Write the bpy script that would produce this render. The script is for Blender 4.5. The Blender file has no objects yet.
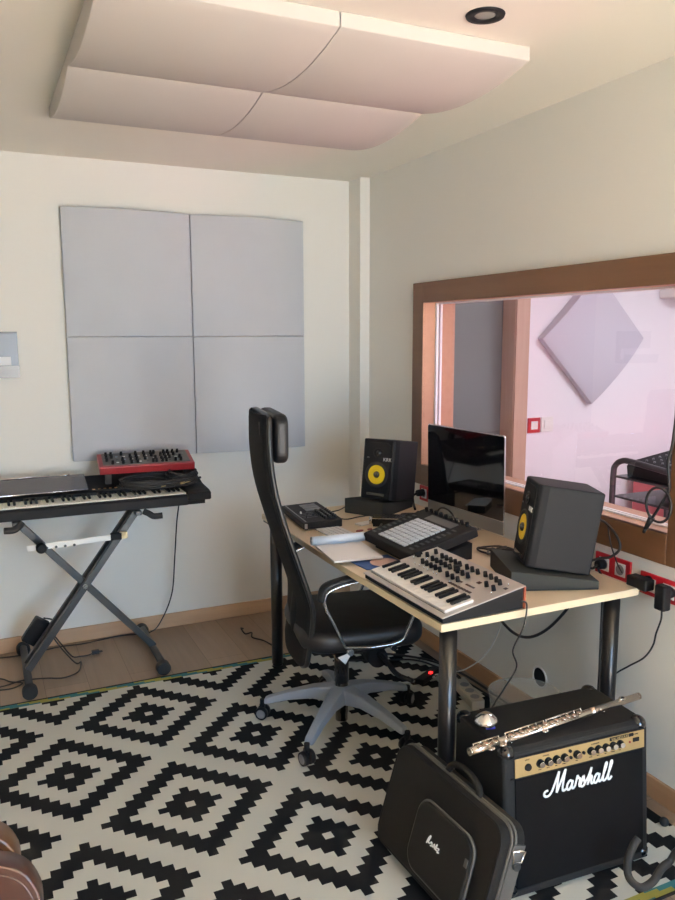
import bpy, bmesh, math, random
from mathutils import Vector, Matrix, Euler
random.seed(7)
PI = math.pi
C = bpy.context.scene.collection
sc = bpy.context.scene

# ------------------------------------------------------------------ materials
def new_mat(name):
    m = bpy.data.materials.new(name); m.use_nodes = True
    nt = m.node_tree
    return m, nt, nt.nodes['Principled BSDF']

def mat(name, col, rough=.5, metal=0., var=0., vscale=20., bump=0., bscale=200., coat=0., spec=.5, emit=None, estr=0.):
    m, nt, b = new_mat(name)
    b.inputs['Base Color'].default_value = (*col, 1)
    b.inputs['Roughness'].default_value = rough
    b.inputs['Metallic'].default_value = metal
    b.inputs['Coat Weight'].default_value = coat
    b.inputs['Specular IOR Level'].default_value = spec
    if emit:
        b.inputs['Emission Color'].default_value = (*emit, 1); b.inputs['Emission Strength'].default_value = estr
    tc = nt.nodes.new('ShaderNodeTexCoord')
    if var:
        n = nt.nodes.new('ShaderNodeTexNoise'); n.inputs['Scale'].default_value = vscale; n.inputs['Detail'].default_value = 4
        nt.links.new(tc.outputs['Object'], n.inputs['Vector'])
        mx = nt.nodes.new('ShaderNodeMix'); mx.data_type = 'RGBA'
        mx.inputs[6].default_value = tuple(c*(1-var) for c in col)+(1,)
        mx.inputs[7].default_value = tuple(min(1, c*(1+var)) for c in col)+(1,)
        nt.links.new(n.outputs['Fac'], mx.inputs[0]); nt.links.new(mx.outputs[2], b.inputs['Base Color'])
    if bump:
        n = nt.nodes.new('ShaderNodeTexNoise'); n.inputs['Scale'].default_value = bscale
        nt.links.new(tc.outputs['Object'], n.inputs['Vector'])
        bp = nt.nodes.new('ShaderNodeBump'); bp.inputs['Strength'].default_value = bump; bp.inputs['Distance'].default_value = .002
        nt.links.new(n.outputs['Fac'], bp.inputs['Height']); nt.links.new(bp.outputs['Normal'], b.inputs['Normal'])
    return m

def wood(name, c1, c2, rough=.45, axis='x', scale=1.):
    m, nt, b = new_mat(name)
    tc = nt.nodes.new('ShaderNodeTexCoord'); mp = nt.nodes.new('ShaderNodeMapping')
    s = {'x': (1.2, 22, 22), 'y': (22, 1.2, 22), 'z': (22, 22, 1.2)}[axis]
    mp.inputs['Scale'].default_value = tuple(v*scale for v in s)
    nt.links.new(tc.outputs['Object'], mp.inputs['Vector'])
    n = nt.nodes.new('ShaderNodeTexNoise'); n.inputs['Scale'].default_value = 1.5; n.inputs['Detail'].default_value = 6
    n.inputs['Distortion'].default_value = .6
    nt.links.new(mp.outputs['Vector'], n.inputs['Vector'])
    mx = nt.nodes.new('ShaderNodeMix'); mx.data_type = 'RGBA'
    mx.inputs[6].default_value = (*c1, 1); mx.inputs[7].default_value = (*c2, 1)
    nt.links.new(n.outputs['Fac'], mx.inputs[0]); nt.links.new(mx.outputs[2], b.inputs['Base Color'])
    b.inputs['Roughness'].default_value = rough
    return m

def floor_mat():
    m, nt, b = new_mat('laminate')
    tc = nt.nodes.new('ShaderNodeTexCoord'); mp = nt.nodes.new('ShaderNodeMapping')
    mp.inputs['Rotation'].default_value = (0, 0, PI/2)
    nt.links.new(tc.outputs['Object'], mp.inputs['Vector'])
    br = nt.nodes.new('ShaderNodeTexBrick')
    br.inputs['Scale'].default_value = 1; br.inputs['Brick Width'].default_value = 1.2; br.inputs['Row Height'].default_value = .19
    br.inputs['Mortar Size'].default_value = .0012; br.inputs['Color1'].default_value = (.25, .18, .125, 1)
    br.inputs['Color2'].default_value = (.31, .225, .16, 1); br.inputs['Mortar'].default_value = (.16, .1, .06, 1)
    nt.links.new(mp.outputs['Vector'], br.inputs['Vector'])
    mp2 = nt.nodes.new('ShaderNodeMapping'); mp2.inputs['Scale'].default_value = (30, 1.6, 1)
    nt.links.new(tc.outputs['Object'], mp2.inputs['Vector'])
    n = nt.nodes.new('ShaderNodeTexNoise'); n.inputs['Scale'].default_value = 1.2; n.inputs['Detail'].default_value = 6
    nt.links.new(mp2.outputs['Vector'], n.inputs['Vector'])
    rmp = nt.nodes.new('ShaderNodeValToRGB'); rmp.color_ramp.elements[0].color = (.72, .70, .68, 1); rmp.color_ramp.elements[1].color = (1.15, 1.12, 1.1, 1)
    nt.links.new(n.outputs['Fac'], rmp.inputs[0])
    mx = nt.nodes.new('ShaderNodeMix'); mx.data_type = 'RGBA'; mx.blend_type = 'MULTIPLY'; mx.inputs[0].default_value = 1
    nt.links.new(br.outputs['Color'], mx.inputs[6]); nt.links.new(rmp.outputs['Color'], mx.inputs[7])
    nt.links.new(mx.outputs[2], b.inputs['Base Color']); b.inputs['Roughness'].default_value = .38
    return m

def glass_mat(name, tint=(1, 1, 1), refl=.08, rough=.0, fres=True):
    m = bpy.data.materials.new(name); m.use_nodes = True; nt = m.node_tree; nt.nodes.clear()
    out = nt.nodes.new('ShaderNodeOutputMaterial'); mix = nt.nodes.new('ShaderNodeMixShader')
    tr = nt.nodes.new('ShaderNodeBsdfTransparent'); tr.inputs['Color'].default_value = (*tint, 1)
    gl = nt.nodes.new('ShaderNodeBsdfGlossy'); gl.inputs['Roughness'].default_value = rough
    if fres:
        f = nt.nodes.new('ShaderNodeLayerWeight'); f.inputs['Blend'].default_value = .5      # symmetric on both faces
        pw = nt.nodes.new('ShaderNodeMath'); pw.operation = 'POWER'; pw.inputs[1].default_value = 4.5
        mu = nt.nodes.new('ShaderNodeMath'); mu.operation = 'MULTIPLY_ADD'; mu.inputs[1].default_value = .9; mu.inputs[2].default_value = .09; mu.use_clamp = True
        nt.links.new(f.outputs['Facing'], pw.inputs[0]); nt.links.new(pw.outputs[0], mu.inputs[0]); nt.links.new(mu.outputs[0], mix.inputs[0])
    else: mix.inputs[0].default_value = refl
    nt.links.new(tr.outputs[0], mix.inputs[1]); nt.links.new(gl.outputs[0], mix.inputs[2]); nt.links.new(mix.outputs[0], out.inputs[0])
    return m

def plastic_clear(name, col, alpha):
    m, nt, b = new_mat(name)
    b.inputs['Base Color'].default_value = (*col, 1); b.inputs['Roughness'].default_value = .15
    b.inputs['Alpha'].default_value = alpha
    return m

def rug_mat():
    m, nt, b = new_mat('rug_pattern'); L = nt.links.new
    def M(op, a, bb=None, c=None):
        n = nt.nodes.new('ShaderNodeMath'); n.operation = op
        for i, v in enumerate((a, bb, c)):
            if v is None: continue
            if isinstance(v, (int, float)): n.inputs[i].default_value = v
            else: L(v, n.inputs[i])
        return n.outputs[0]
    tc = nt.nodes.new('ShaderNodeTexCoord'); sp = nt.nodes.new('ShaderNodeSeparateXYZ'); L(tc.outputs['Object'], sp.inputs[0])
    cx, cy = .0312, .0309
    u = M('DIVIDE', M('SUBTRACT', sp.outputs[0], .5715), cx); v = M('DIVIDE', M('SUBTRACT', sp.outputs[1], 2.443), cy)
    def wrap(q): return M('SUBTRACT', q, M('MULTIPLY', M('ROUND', M('DIVIDE', q, 23.)), 23.))
    def dist(uu, vv):
        return M('ADD', M('ABSOLUTE', M('ROUND', wrap(uu))), M('ABSOLUTE', M('ROUND', wrap(vv))))
    def black(d):
        a = M('MULTIPLY', M('GREATER_THAN', d, .5), M('LESS_THAN', d, 3.5))
        c = M('MULTIPLY', M('GREATER_THAN', d, 6.5), M('LESS_THAN', d, 9.5))
        return M('ADD', a, c)
    k = M('MAXIMUM', black(dist(u, v)), black(dist(M('ADD', u, 11.5), M('ADD', v, 11.5))))
    mx = nt.nodes.new('ShaderNodeMix'); mx.data_type = 'RGBA'
    mx.inputs[6].default_value = (.54, .54, .49, 1); mx.inputs[7].default_value = (.012, .013, .015, 1)
    L(k, mx.inputs[0]); L(mx.outputs[2], b.inputs['Base Color'])
    b.inputs['Roughness'].default_value = .95; b.inputs['Specular IOR Level'].default_value = .1
    n = nt.nodes.new('ShaderNodeTexNoise'); n.inputs['Scale'].default_value = 500; L(tc.outputs['Object'], n.inputs['Vector'])
    bp = nt.nodes.new('ShaderNodeBump'); bp.inputs['Strength'].default_value = .2; bp.inputs['Distance'].default_value = .002
    L(n.outputs['Fac'], bp.inputs['Height']); L(bp.outputs['Normal'], b.inputs['Normal'])
    return m

def border_mat():
    m, nt, b = new_mat('rug_border'); L = nt.links.new
    tc = nt.nodes.new('ShaderNodeTexCoord'); mp = nt.nodes.new('ShaderNodeMapping'); mp.inputs['Location'].default_value = (.07, 0, 0)
    L(tc.outputs['Object'], mp.inputs[0])
    sp = nt.nodes.new('ShaderNodeSeparateXYZ'); L(mp.outputs[0], sp.inputs[0])
    def M(op, a, b=0.):
        n = nt.nodes.new('ShaderNodeMath'); n.operation = op
        for i, v in enumerate((a, b)):
            if isinstance(v, (int, float)): n.inputs[i].default_value = v
            else: L(v, n.inputs[i])
        return n.outputs[0]
    row = M('FLOOR', M('DIVIDE', sp.outputs[1], .0117))
    k = M('PINGPONG', M('FLOOR', M('ADD', M('DIVIDE', sp.outputs[0], .125), M('MULTIPLY', row, .37))), 1.)
    mx = nt.nodes.new('ShaderNodeMix'); mx.data_type = 'RGBA'; L(k, mx.inputs[0])
    mx.inputs[6].default_value = (.03, .16, .18, 1); mx.inputs[7].default_value = (.30, .29, .06, 1)
    L(mx.outputs[2], b.inputs['Base Color']); b.inputs['Roughness'].default_value = .95
    return m

def sunburst(name):
    m, nt, b = new_mat(name); L = nt.links.new
    tc = nt.nodes.new('ShaderNodeTexCoord'); g = nt.nodes.new('ShaderNodeVectorMath'); g.operation = 'LENGTH'
    mp = nt.nodes.new('ShaderNodeMapping'); mp.inputs['Scale'].default_value = (5.2, .3, 3.9); mp.inputs['Location'].default_value = (0, 0, -.95)
    L(tc.outputs['Object'], mp.inputs[0]); L(mp.outputs[0], g.inputs[0])
    r = nt.nodes.new('ShaderNodeValToRGB'); e = r.color_ramp.elements
    e[0].position = .45; e[0].color = (.36, .022, .010, 1); e[1].position = .85; e[1].color = (.05, .016, .01, 1)
    L(g.outputs['Value'], r.inputs[0]); L(r.outputs[0], b.inputs['Base Color'])
    b.inputs['Roughness'].default_value = .3; b.inputs['Coat Weight'].default_value = .2
    return m

WALL = mat('wall_paint', (.82, .79, .71), .9, bump=.08, bscale=60)
CEIL = mat('ceiling_paint', (.84, .79, .68), .9)
CTRL = mat('control_room_paint', (.78, .76, .80), .9)
FLOOR = floor_mat()
BASE = wood('baseboard_wood', (.46, .29, .17), (.58, .39, .24), .5, 'x')
BASEY = wood('baseboard_wood_side', (.40, .22, .11), (.50, .29, .16), .5, 'y')
FRAME = wood('window_frame_wood', (.11, .050, .022), (.16, .075, .034), .4, 'y')
REVEAL = wood('window_reveal_wood', (.44, .24, .15), (.54, .32, .21), .4, 'y')
DOORW = wood('door_frame_wood', (.46, .31, .22), (.56, .40, .30), .4, 'z')
ALU = mat('aluminium', (.85, .86, .87), .25, 1.)
SPACER = mat('spacer_white', (.85, .85, .86), .35)
GLASS = glass_mat('window_glass')
PANEL = mat('acoustic_fabric', (.50, .515, .54), .85, var=.04, vscale=6, bump=.15, bscale=500)
PANELC = mat('ceiling_panel_fabric', (.54, .50, .46), .9, var=.03, vscale=5, bump=.15, bscale=500)
PANELE = mat('panel_edge', (.22, .21, .21), .9)
BLK = mat('black_plastic', (.008, .0085, .010), .55, bump=.1, bscale=900, spec=.2)
BLKM = mat('black_matte', (.010, .010, .011), .75, spec=.25)
BLKG = mat('black_gloss', (.006, .006, .007), .06, coat=.5)
BLKMET = mat('black_metal', (.008, .008, .009), .3, .1, coat=.15)
GREYMET = mat('grey_painted_metal', (.055, .06, .063), .38, .5)
RUB = mat('rubber', (.02, .02, .02), .8)
CABLE = mat('cable_black', (.01, .01, .011), .5)
CABLEW = mat('cable_white', (.6, .6, .58), .5)
WKEY = mat('white_keys', (.80, .75, .70), .3)
WKEYL = mat('cream_keys', (.78, .76, .66), .3)
CHROME = mat('chrome', (.8, .8, .8), .12, 1.)
SILV = mat('silver_flute', (.68, .61, .53), .27, 1.)
SILVP = mat('copper_pads', (.62, .36, .26), .45, .3)
DESKT = wood('desk_veneer', (.64, .50, .34), (.70, .56, .39), .4, 'y', .6)
DESKE = mat('desk_edge', (.74, .61, .40), .45, var=.05)
RED = mat('red_metal', (.25, .010, .015), .35, var=.1)
REDF = mat('red_socket_frame', (.50, .008, .02), .35)
WPL = mat('white_plastic', (.78, .77, .74), .4)
PANGR = mat('module_panel', (.10, .095, .09), .5)
LEATH = mat('black_leather', (.008, .008, .009), .46, bump=.5, bscale=14, spec=.4)
MESHB = mat('black_mesh', (.006, .006, .007), .8, bump=.3, bscale=600, spec=.2)
CHRIM = mat('chair_rim', (.012, .013, .014), .32, .2)
CHSIL = mat('chair_silver', (.50, .51, .53), .22, 1.)
BASEG = mat('chair_base_grey', (.26, .30, .36), .42, .2)
WHEELG = mat('wheel_grey', (.20, .20, .21), .5)
YEL = mat('yellow_cone', (.85, .60, .01), .45)
FOAM = mat('grey_foam', (.042, .045, .044), .95, spec=.1, bump=.5, bscale=400)
PAD = mat('pad_white', (.62, .66, .70), .45)
SYNTH = mat('brushed_silver', (.60, .55, .51), .42, .55)
SWOOD = wood('synth_back_wood', (.33, .07, .03), (.42, .10, .05), .4, 'y')
TOLEX = mat('black_tolex', (.011, .012, .013), .6, spec=.25, bump=.8, bscale=420)
GRILL = mat('grille_cloth', (.006, .006, .0065), .9, spec=.12, bump=.5, bscale=900)
GOLD = mat('gold_plate', (.48, .35, .16), .4, .6, var=.06, vscale=8)
WLOGO = mat('logo_white', (.85, .85, .83), .4)
FABR = mat('black_nylon', (.011, .0105, .0095), .72, spec=.25, bump=.5, bscale=700)
ZIP = mat('zip_tape', (.085, .083, .075), .45, bump=.6, bscale=500)
PAPER = mat('paper', (.80, .76, .72), .8)
PAPB = mat('paper_rolled', (.72, .78, .84), .8)
BLUE = mat('blue_folder', (.025, .075, .25), .5)
PINK = mat('pink_paper', (.66, .45, .40), .7)
CLEAR = plastic_clear('clear_bin', (.45, .50, .52), .38)
CLEARW = plastic_clear('clear_tray', (.62, .63, .64), .55)
SMOKE = plastic_clear('smoked_plastic', (.16, .16, .18), .72)
DGLASS = mat('display_grey', (.10, .10, .105), .3)
LEDR = mat('red_led', (.8, .02, .02), .4, emit=(1, .02, .02), estr=3.)
BLULAB = mat('blue_label', (.04, .06, .6), .3)
TERR = mat('terrace_tiles', (.6, .56, .5), .8)
BARSUN = mat('sunlit_steel_white', (.92, .90, .84), .3)  # strip of sun on the stand bar, put into its colour as white
DOORG = mat('grey_door', (.15, .175, .17), .3, coat=.3)
RUG = rug_mat(); BORD = border_mat(); BURST = sunburst('sunburst_top')
GSIDE = mat('guitar_side', (.06, .022, .014), .3, coat=.2)
GSIDE2 = mat('guitar_side_tan', (.12, .055, .025), .3, coat=.2)
FRET = mat('fretboard', (.06, .03, .02), .5)
NPINK = mat('pink_box', (.62, .16, .18), .7)

# ------------------------------------------------------------------ mesh helpers
def BM(): return bmesh.new()
def box(bm, c, s, rz=0, M=None):
    mt = Matrix.Translation(c) @ Matrix.Rotation(rz, 4, 'Z') @ Matrix.Diagonal((*s, 1))
    if M: mt = M @ mt
    return bmesh.ops.create_cube(bm, size=1, matrix=mt)['verts']
def box2(bm, a, b):
    return box(bm, [(a[i]+b[i])/2 for i in range(3)], [abs(b[i]-a[i]) for i in range(3)])
def axis_m(p0, p1):
    d = Vector(p1)-Vector(p0)
    return Matrix.Translation((Vector(p0)+Vector(p1))/2) @ d.to_track_quat('Z', 'Y').to_matrix().to_4x4(), d.length
def cyl(bm, p0, p1, r0, r1=None, seg=16, caps=True):
    r1 = r0 if r1 is None else r1
    m, l = axis_m(p0, p1)
    r = bmesh.ops.create_cone(bm, cap_ends=caps, segments=seg, radius1=r0, radius2=r1, depth=l, matrix=m)
    for f in {f for v in r['verts'] for f in v.link_faces}:
        if len(f.verts) == 4 and seg > 6: f.smooth = True
    return r['verts']
def sph(bm, c, r, s=(1, 1, 1), u=16, v=10):
    m = Matrix.Translation(c) @ Matrix.Diagonal((*s, 1))
    g = bmesh.ops.create_uvsphere(bm, u_segments=u, v_segments=v, radius=r, matrix=m)
    for f in {f for w in g['verts'] for f in w.link_faces}: f.smooth = True
    return g['verts']
def catmull(pts, n=8):
    P = [Vector(p) for p in pts]
    if len(P) < 3: return P
    out = []
    Q = [P[0]*2-P[1]]+P+[P[-1]*2-P[-2]]
    for i in range(1, len(Q)-2):
        a, b, c, d = Q[i-1:i+3]
        for k in range(n):
            t = k/n
            out.append(.5*((2*b)+(c-a)*t+(2*a-5*b+4*c-d)*t*t+(3*b-3*c+d-a)*t**3))
    out.append(P[-1])
    return out
def tube(bm, pts, r, seg=8, smooth=True, n=8, closed=False, flat=None):
    P = catmull(pts, n) if smooth else [Vector(p) for p in pts]
    rings = []; N = len(P); up = None
    for i, p in enumerate(P):
        t = (P[(i+1) % N]-P[i-1]) if closed else (P[min(i+1, N-1)]-P[max(i-1, 0)])
        if t.length < 1e-9: t = Vector((0, 0, 1))
        t.normalize()
        if up is None:
            up = Vector((0, 0, 1)) if abs(t.z) < .9 else Vector((1, 0, 0))
        u = (up - t*up.dot(t))
        if u.length < 1e-6: u = t.orthogonal()
        u.normalize(); w = t.cross(u); up = u
        rr = r(i/(N-1)) if callable(r) else r
        ring = []
        for k in range(seg):
            a = 2*PI*k/seg; o = u*math.cos(a)*rr+w*math.sin(a)*rr
            if flat: o = Vector((o.x*flat[0], o.y*flat[1], o.z*flat[2]))
            ring.append(bm.verts.new(p+o))
        rings.append(ring)
    m = N if closed else N-1
    for i in range(m):
        A, B = rings[i], rings[(i+1) % N]
        for k in range(seg):
            f = bm.faces.new((A[k], A[(k+1) % seg], B[(k+1) % seg], B[k])); f.smooth = True
    if not closed:
        bm.faces.new(rings[0][::-1]); bm.faces.new(rings[-1])
def prism(bm, pts, a0, a1, plane='xy', smooth=False):
    def m(p, a):
        return {'xy': (p[0], p[1], a), 'xz': (p[0], a, p[1]), 'yz': (a, p[0], p[1])}[plane]
    A = [bm.verts.new(m(p, a0)) for p in pts]; B = [bm.verts.new(m(p, a1)) for p in pts]
    n = len(pts)
    fs = [bm.faces.new(A), bm.faces.new(B)]
    for i in range(n):
        f = bm.faces.new((A[i], A[(i+1) % n], B[(i+1) % n], B[i])); f.smooth = smooth; fs.append(f)
    bmesh.ops.recalc_face_normals(bm, faces=fs)
    return A+B
def lathe(bm, prof, c=(0, 0, 0), seg=32, M=None):
    rings = []
    M = M or Matrix.Identity(4)
    for r, z in prof:
        if r < 1e-6: rings.append([bm.verts.new(M @ (Vector((0, 0, z))+Vector(c)))])
        else: rings.append([bm.verts.new(M @ (Vector((r*math.cos(2*PI*k/seg), r*math.sin(2*PI*k/seg), z))+Vector(c))) for k in range(seg)])
    for a, b in zip(rings, rings[1:]):
        for k in range(seg):
            q = [a[k % len(a)], a[(k+1) % len(a)], b[(k+1) % len(b)], b[k % len(b)]]
            u = []
            for v in q:
                if v not in u: u.append(v)
            if len(u) > 2: bm.faces.new(u).smooth = True
def rrect(w, h, r, n=5, cx=0, cy=0):
    out = []
    for sx, sy, a0 in ((1, 1, 0), (-1, 1, 90), (-1, -1, 180), (1, -1, 270)):
        for k in range(n+1):
            a = math.radians(a0+90*k/n)
            out.append((cx+sx*(w/2-r)+r*math.cos(a), cy+sy*(h/2-r)+r*math.sin(a)))
    return out
def obj(name, bm, m, parent=None, loc=(0, 0, 0), rot=(0, 0, 0), bev=0, seg=2, M=None, label=None):
    if M: bmesh.ops.transform(bm, matrix=M, verts=bm.verts)
    bmesh.ops.recalc_face_normals(bm, faces=bm.faces)
    me = bpy.data.meshes.new(name); bm.to_mesh(me); bm.free()
    o = bpy.data.objects.new(name, me); C.objects.link(o)
    for q in (m if isinstance(m, (list, tuple)) else [m]): me.materials.append(q)
    o.location = loc; o.rotation_euler = rot
    if parent: o.parent = parent
    if bev:
        b = o.modifiers.new('bevel', 'BEVEL'); b.width = bev; b.segments = seg; b.limit_method = 'ANGLE'; b.angle_limit = math.radians(40)
    if label: o['label'] = label
    return o
def thing(name, label, cat, loc=(0, 0, 0), rz=0, group=None):
    o = bpy.data.objects.new(name, None); C.objects.link(o); o.empty_display_size = .05
    o.location = loc; o.rotation_euler = (0, 0, rz)
    return tag(o, label, cat, group)
def tag(o, label, cat, group=None):
    o['label'] = label; o['category'] = cat
    if group: o['group'] = group
    return o
def struct(name, bm, m, parent=None, bev=0):
    o = obj(name, bm, m, parent, bev=bev); o['kind'] = 'structure'; return o
def copy_part(o, parent, loc=None):
    c = o.copy(); C.objects.link(c); c.parent = parent
    if loc is not None: c.location = loc
    return c
def copy_tree(o, loc=None, rz=None):
    r = o.copy(); C.objects.link(r)
    if loc is not None: r.location = loc
    if rz is not None: r.rotation_euler = (0, 0, rz)
    for ch in list(o.children):
        c = copy_part(ch, r)
        for g in list(ch.children): copy_part(g, c)
    return r
def text_bm(s, size, ext=.0004, align='LEFT'):
    cu = bpy.data.curves.new('t', 'FONT'); cu.body = s; cu.size = size; cu.extrude = ext; cu.align_x = align
    cu.resolution_u = 3
    to = bpy.data.objects.new('t', cu); C.objects.link(to); bpy.context.view_layer.update()
    me = bpy.data.meshes.new_from_object(to)
    bm = bmesh.new(); bm.from_mesh(me)
    bpy.data.objects.remove(to); bpy.data.curves.remove(cu); bpy.data.meshes.remove(me)
    return bm
def local_m(prm):     # fitted boxes: x right, y back, z up, leaned about x, then turned about z
    x, y, z, yaw, tilt = prm
    return Matrix.Translation((x, y, z)) @ Matrix.Rotation(yaw, 4, 'Z') @ Matrix.Rotation(tilt, 4, 'X')
def cable(label, pts, r=.003, m=None, name='cable', cat='cable', group=None, extra=None, n=8):
    bm = BM(); tube(bm, pts, r, 8, n=n)
    if extra: extra(bm)
    return tag(obj(name, bm, m or CABLE), label, cat, group)

# ------------------------------------------------------------------ room shell
X0, X1, Y0, Y1, ZC = -1.7, 2.05, -1.7, 4.13, 2.463
XR = 2.22; XE = 5.4
bm = BM(); box2(bm, (X0-.15, Y0-.15, -.1), (XE, Y1+.3, 0)); struct('floor', bm, FLOOR)
bm = BM(); box2(bm, (X0-.15, Y0-.15, ZC), (XE, Y1+.3, ZC+.1)); struct('ceiling', bm, CEIL)
bm = BM(); box2(bm, (X0-.15, Y1, 0), (XR, Y1+.15, ZC)); struct('wall_back', bm, WALL)
bm = BM(); box2(bm, (XR, Y1, 0), (2.40, Y1+.13, ZC)); box2(bm, (3.2, Y1, 0), (XE, Y1+.13, ZC)); box2(bm, (2.40, Y1, 2.1), (3.2, Y1+.13, ZC))
struct('wall_control_room_back', bm, CTRL)
bm = BM(); box2(bm, (XE, 0.3, 0), (XE+.1, Y1+.15, ZC)); struct('wall_control_room_right', bm, CTRL)
bm = BM(); box2(bm, (XR, .2, 0), (XE, .3, ZC)); struct('wall_control_room_near', bm, CTRL)
bm = BM(); box2(bm, (X0-.15, Y0-.15, 0), (X0, Y1+.15, ZC)); struct('wall_left', bm, WALL)
# right wall with the window opening
wy0, wy1, wz0, wz1 = 1.78, 3.385, .925, 1.775
bm = BM()
box2(bm, (X1, Y0-.15, 0), (XR, wy0, ZC)); box2(bm, (X1, wy1, 0), (XR, Y1, ZC))
box2(bm, (X1, wy0, 0), (XR, wy1, wz0)); box2(bm, (X1, wy0, wz1), (XR, wy1, ZC))
struct('wall_right', bm, WALL)
# near wall with the terrace door opening (behind the camera)
dx0, dx1, dz = .35, 1.95, 2.1
bm = BM()
box2(bm, (X0, Y0-.15, 0), (dx0, Y0, ZC)); box2(bm, (dx1, Y0-.15, 0), (X1, Y0, ZC)); box2(bm, (dx0, Y0-.15, dz), (dx1, Y0, ZC))
struct('wall_near', bm, WALL)
bm = BM(); box2(bm, (-6, -9, -.12), (8, Y0-.15, -.02)); struct('terrace_floor', bm, TERR)
d2 = bpy.data.objects.new('door_2', None); C.objects.link(d2); d2['kind'] = 'structure'
bm = BM()
for a, b in (((dx0, -1.80, 0), (dx0+.07, -1.72, dz)), ((dx1-.07, -1.80, 0), (dx1, -1.72, dz)), ((dx0+.07, -1.80, dz-.07), (dx1-.07, -1.72, dz)), ((1.12, -1.8, .03), (1.18, -1.72, dz-.07)), ((dx0+.07, -1.80, 0), (dx1-.07, -1.72, .04))):
    box2(bm, a, b)
obj('door_frame', bm, DOORW, d2)
# corner pilaster, baseboards
bm = BM(); box2(bm, (1.991, 3.986, 0), (X1, Y1, ZC)); struct('trim_1', bm, WALL)
bm = BM(); box2(bm, (X0, Y1-.014, 0), (1.991, Y1, .078)); struct('baseboard_back', bm, BASE, bev=.004)
bm = BM(); box2(bm, (X1-.014, Y0, 0), (X1, 3.986, .078)); struct('baseboard_right', bm, BASEY, bev=.004)
# window_1
w = bpy.data.objects.new('window_1', None); C.objects.link(w); w['kind'] = 'structure'
bm = BM()
box2(bm, (2.03, 1.70, .84), (X1+.001, 1.80, 1.856)); box2(bm, (2.03, 3.367, .84), (X1+.001, 3.467, 1.856))
box2(bm, (2.029, 1.80, 1.757), (X1+.001, 3.367, 1.856)); box2(bm, (2.029, 1.80, .84), (X1+.001, 3.367, .945))
obj('window_frame', bm, FRAME, w, bev=.003)
bm = BM()
box2(bm, (2.032, wy0, wz0), (XR, wy1, .945)); box2(bm, (2.032, wy0, 1.757), (XR, wy1, wz1))
box2(bm, (2.032, wy0, .945), (XR, 1.80, 1.757)); box2(bm, (2.032, 3.367, .945), (XR, wy1, 1.757))
obj('window_reveal', bm, REVEAL, w)
for xs in (2.104, 2.126):
    bm = BM()
    box2(bm, (xs, 1.80, .945), (xs+.012, 3.367, .951)); box2(bm, (xs, 1.80, 1.750), (xs+.012, 3.367, 1.757))
    box2(bm, (xs, 3.355, .951), (xs+.012, 3.367, 1.75)); box2(bm, (xs, 1.80, .952), (xs+.012, 1.808, 1.75))
    obj('window_spacer', bm, SPACER, w)
bm = BM(); v = [bm.verts.new(p) for p in ((2.121, 1.803, .948), (2.121, 3.364, .948), (2.121, 3.364, 1.754), (2.121, 1.803, 1.754))]; bm.faces.new(v)
obj('window_pane', bm, GLASS, w)
# control-room door
d = bpy.data.objects.new('door_1', None); C.objects.link(d); d['kind'] = 'structure'
bm = BM()
box2(bm, (3.19, Y1-.012, 0), (3.295, Y1+.0, 2.19)); box2(bm, (2.31, Y1-.012, 0), (2.41, Y1, 2.19)); box2(bm, (2.41, Y1-.012, 2.09), (3.19, Y1, 2.19))
box2(bm, (3.185, Y1, 0), (3.2, Y1+.13, 2.1)); box2(bm, (2.40, Y1, 0), (2.415, Y1+.13, 2.1)); box2(bm, (2.415, Y1, 2.085), (3.185, Y1+.13, 2.1))
obj('door_frame', bm, DOORW, d)
bm = BM(); box2(bm, (2.415, Y1+.13, 0), (3.185, Y1+.17, 2.085)); obj('door_leaf', bm, DOORG, d)
# ------------------------------------------------------------------ rug
def rug():
    t = thing('rug', 'black and white rug with stepped concentric diamond pattern and green teal border', 'rug', (0, 0, 0))
    bm = BM(); box2(bm, (-1.05, 1.468, 0.0005), (1.975, 3.45, .007)); obj('pile', bm, RUG, t)
    bm = BM(); box2(bm, (-1.05, 3.45, 0.0005), (1.975, 3.485, .007)); obj('border', bm, BORD, t, label='green and teal woven edge band')
    bm = BM(); box2(bm, (-1.05, 1.433, 0.0005), (1.975, 1.468, .007)); obj('border', bm, BORD, t, label='green and teal woven edge band')
    bm = BM(); box2(bm, (-1.055, 3.485, 0.0005), (1.98, 3.492, .0085)); obj('binding', bm, BLKM, t, label='dark sewn edge')
    bm = BM(); box2(bm, (-1.055, 1.428, 0.0005), (1.98, 1.433, .0085)); obj('binding', bm, BLKM, t, label='dark sewn edge')
rug()
RZ = .007

# ------------------------------------------------------------------ acoustic panels
def bulged(bm, w, h, e, b, n=16):
    # slab in local coords: x = curved direction (0..w), y = straight (0..h), z = thickness towards the room
    top = []; bot = []
    for i in range(n+1):
        x = w*i/n; z = e+(b-e)*(1-((2*x/w-1)**2))
        top.append((x, z))
    for y in (0, h):
        pass
    A = [bm.verts.new((x, 0, z)) for x, z in top]; B = [bm.verts.new((x, h, z)) for x, z in top]
    a0 = [bm.verts.new((0, 0, 0)), bm.verts.new((w, 0, 0))]; b0 = [bm.verts.new((0, h, 0)), bm.verts.new((w, h, 0))]
    for i in range(n):
        f = bm.faces.new((A[i], A[i+1], B[i+1], B[i])); f.smooth = True
    bm.faces.new([a0[0]]+A+[a0[1]]); bm.faces.new([b0[0]]+B+[b0[1]])
    bm.faces.new((a0[0], A[0], B[0], b0[0])); bm.faces.new((a0[1], A[-1], B[-1], b0[1])); bm.faces.new((*a0, b0[1], b0[0]))
xs = (.418, 1.056); zs = (.965, 1.593)
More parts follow.
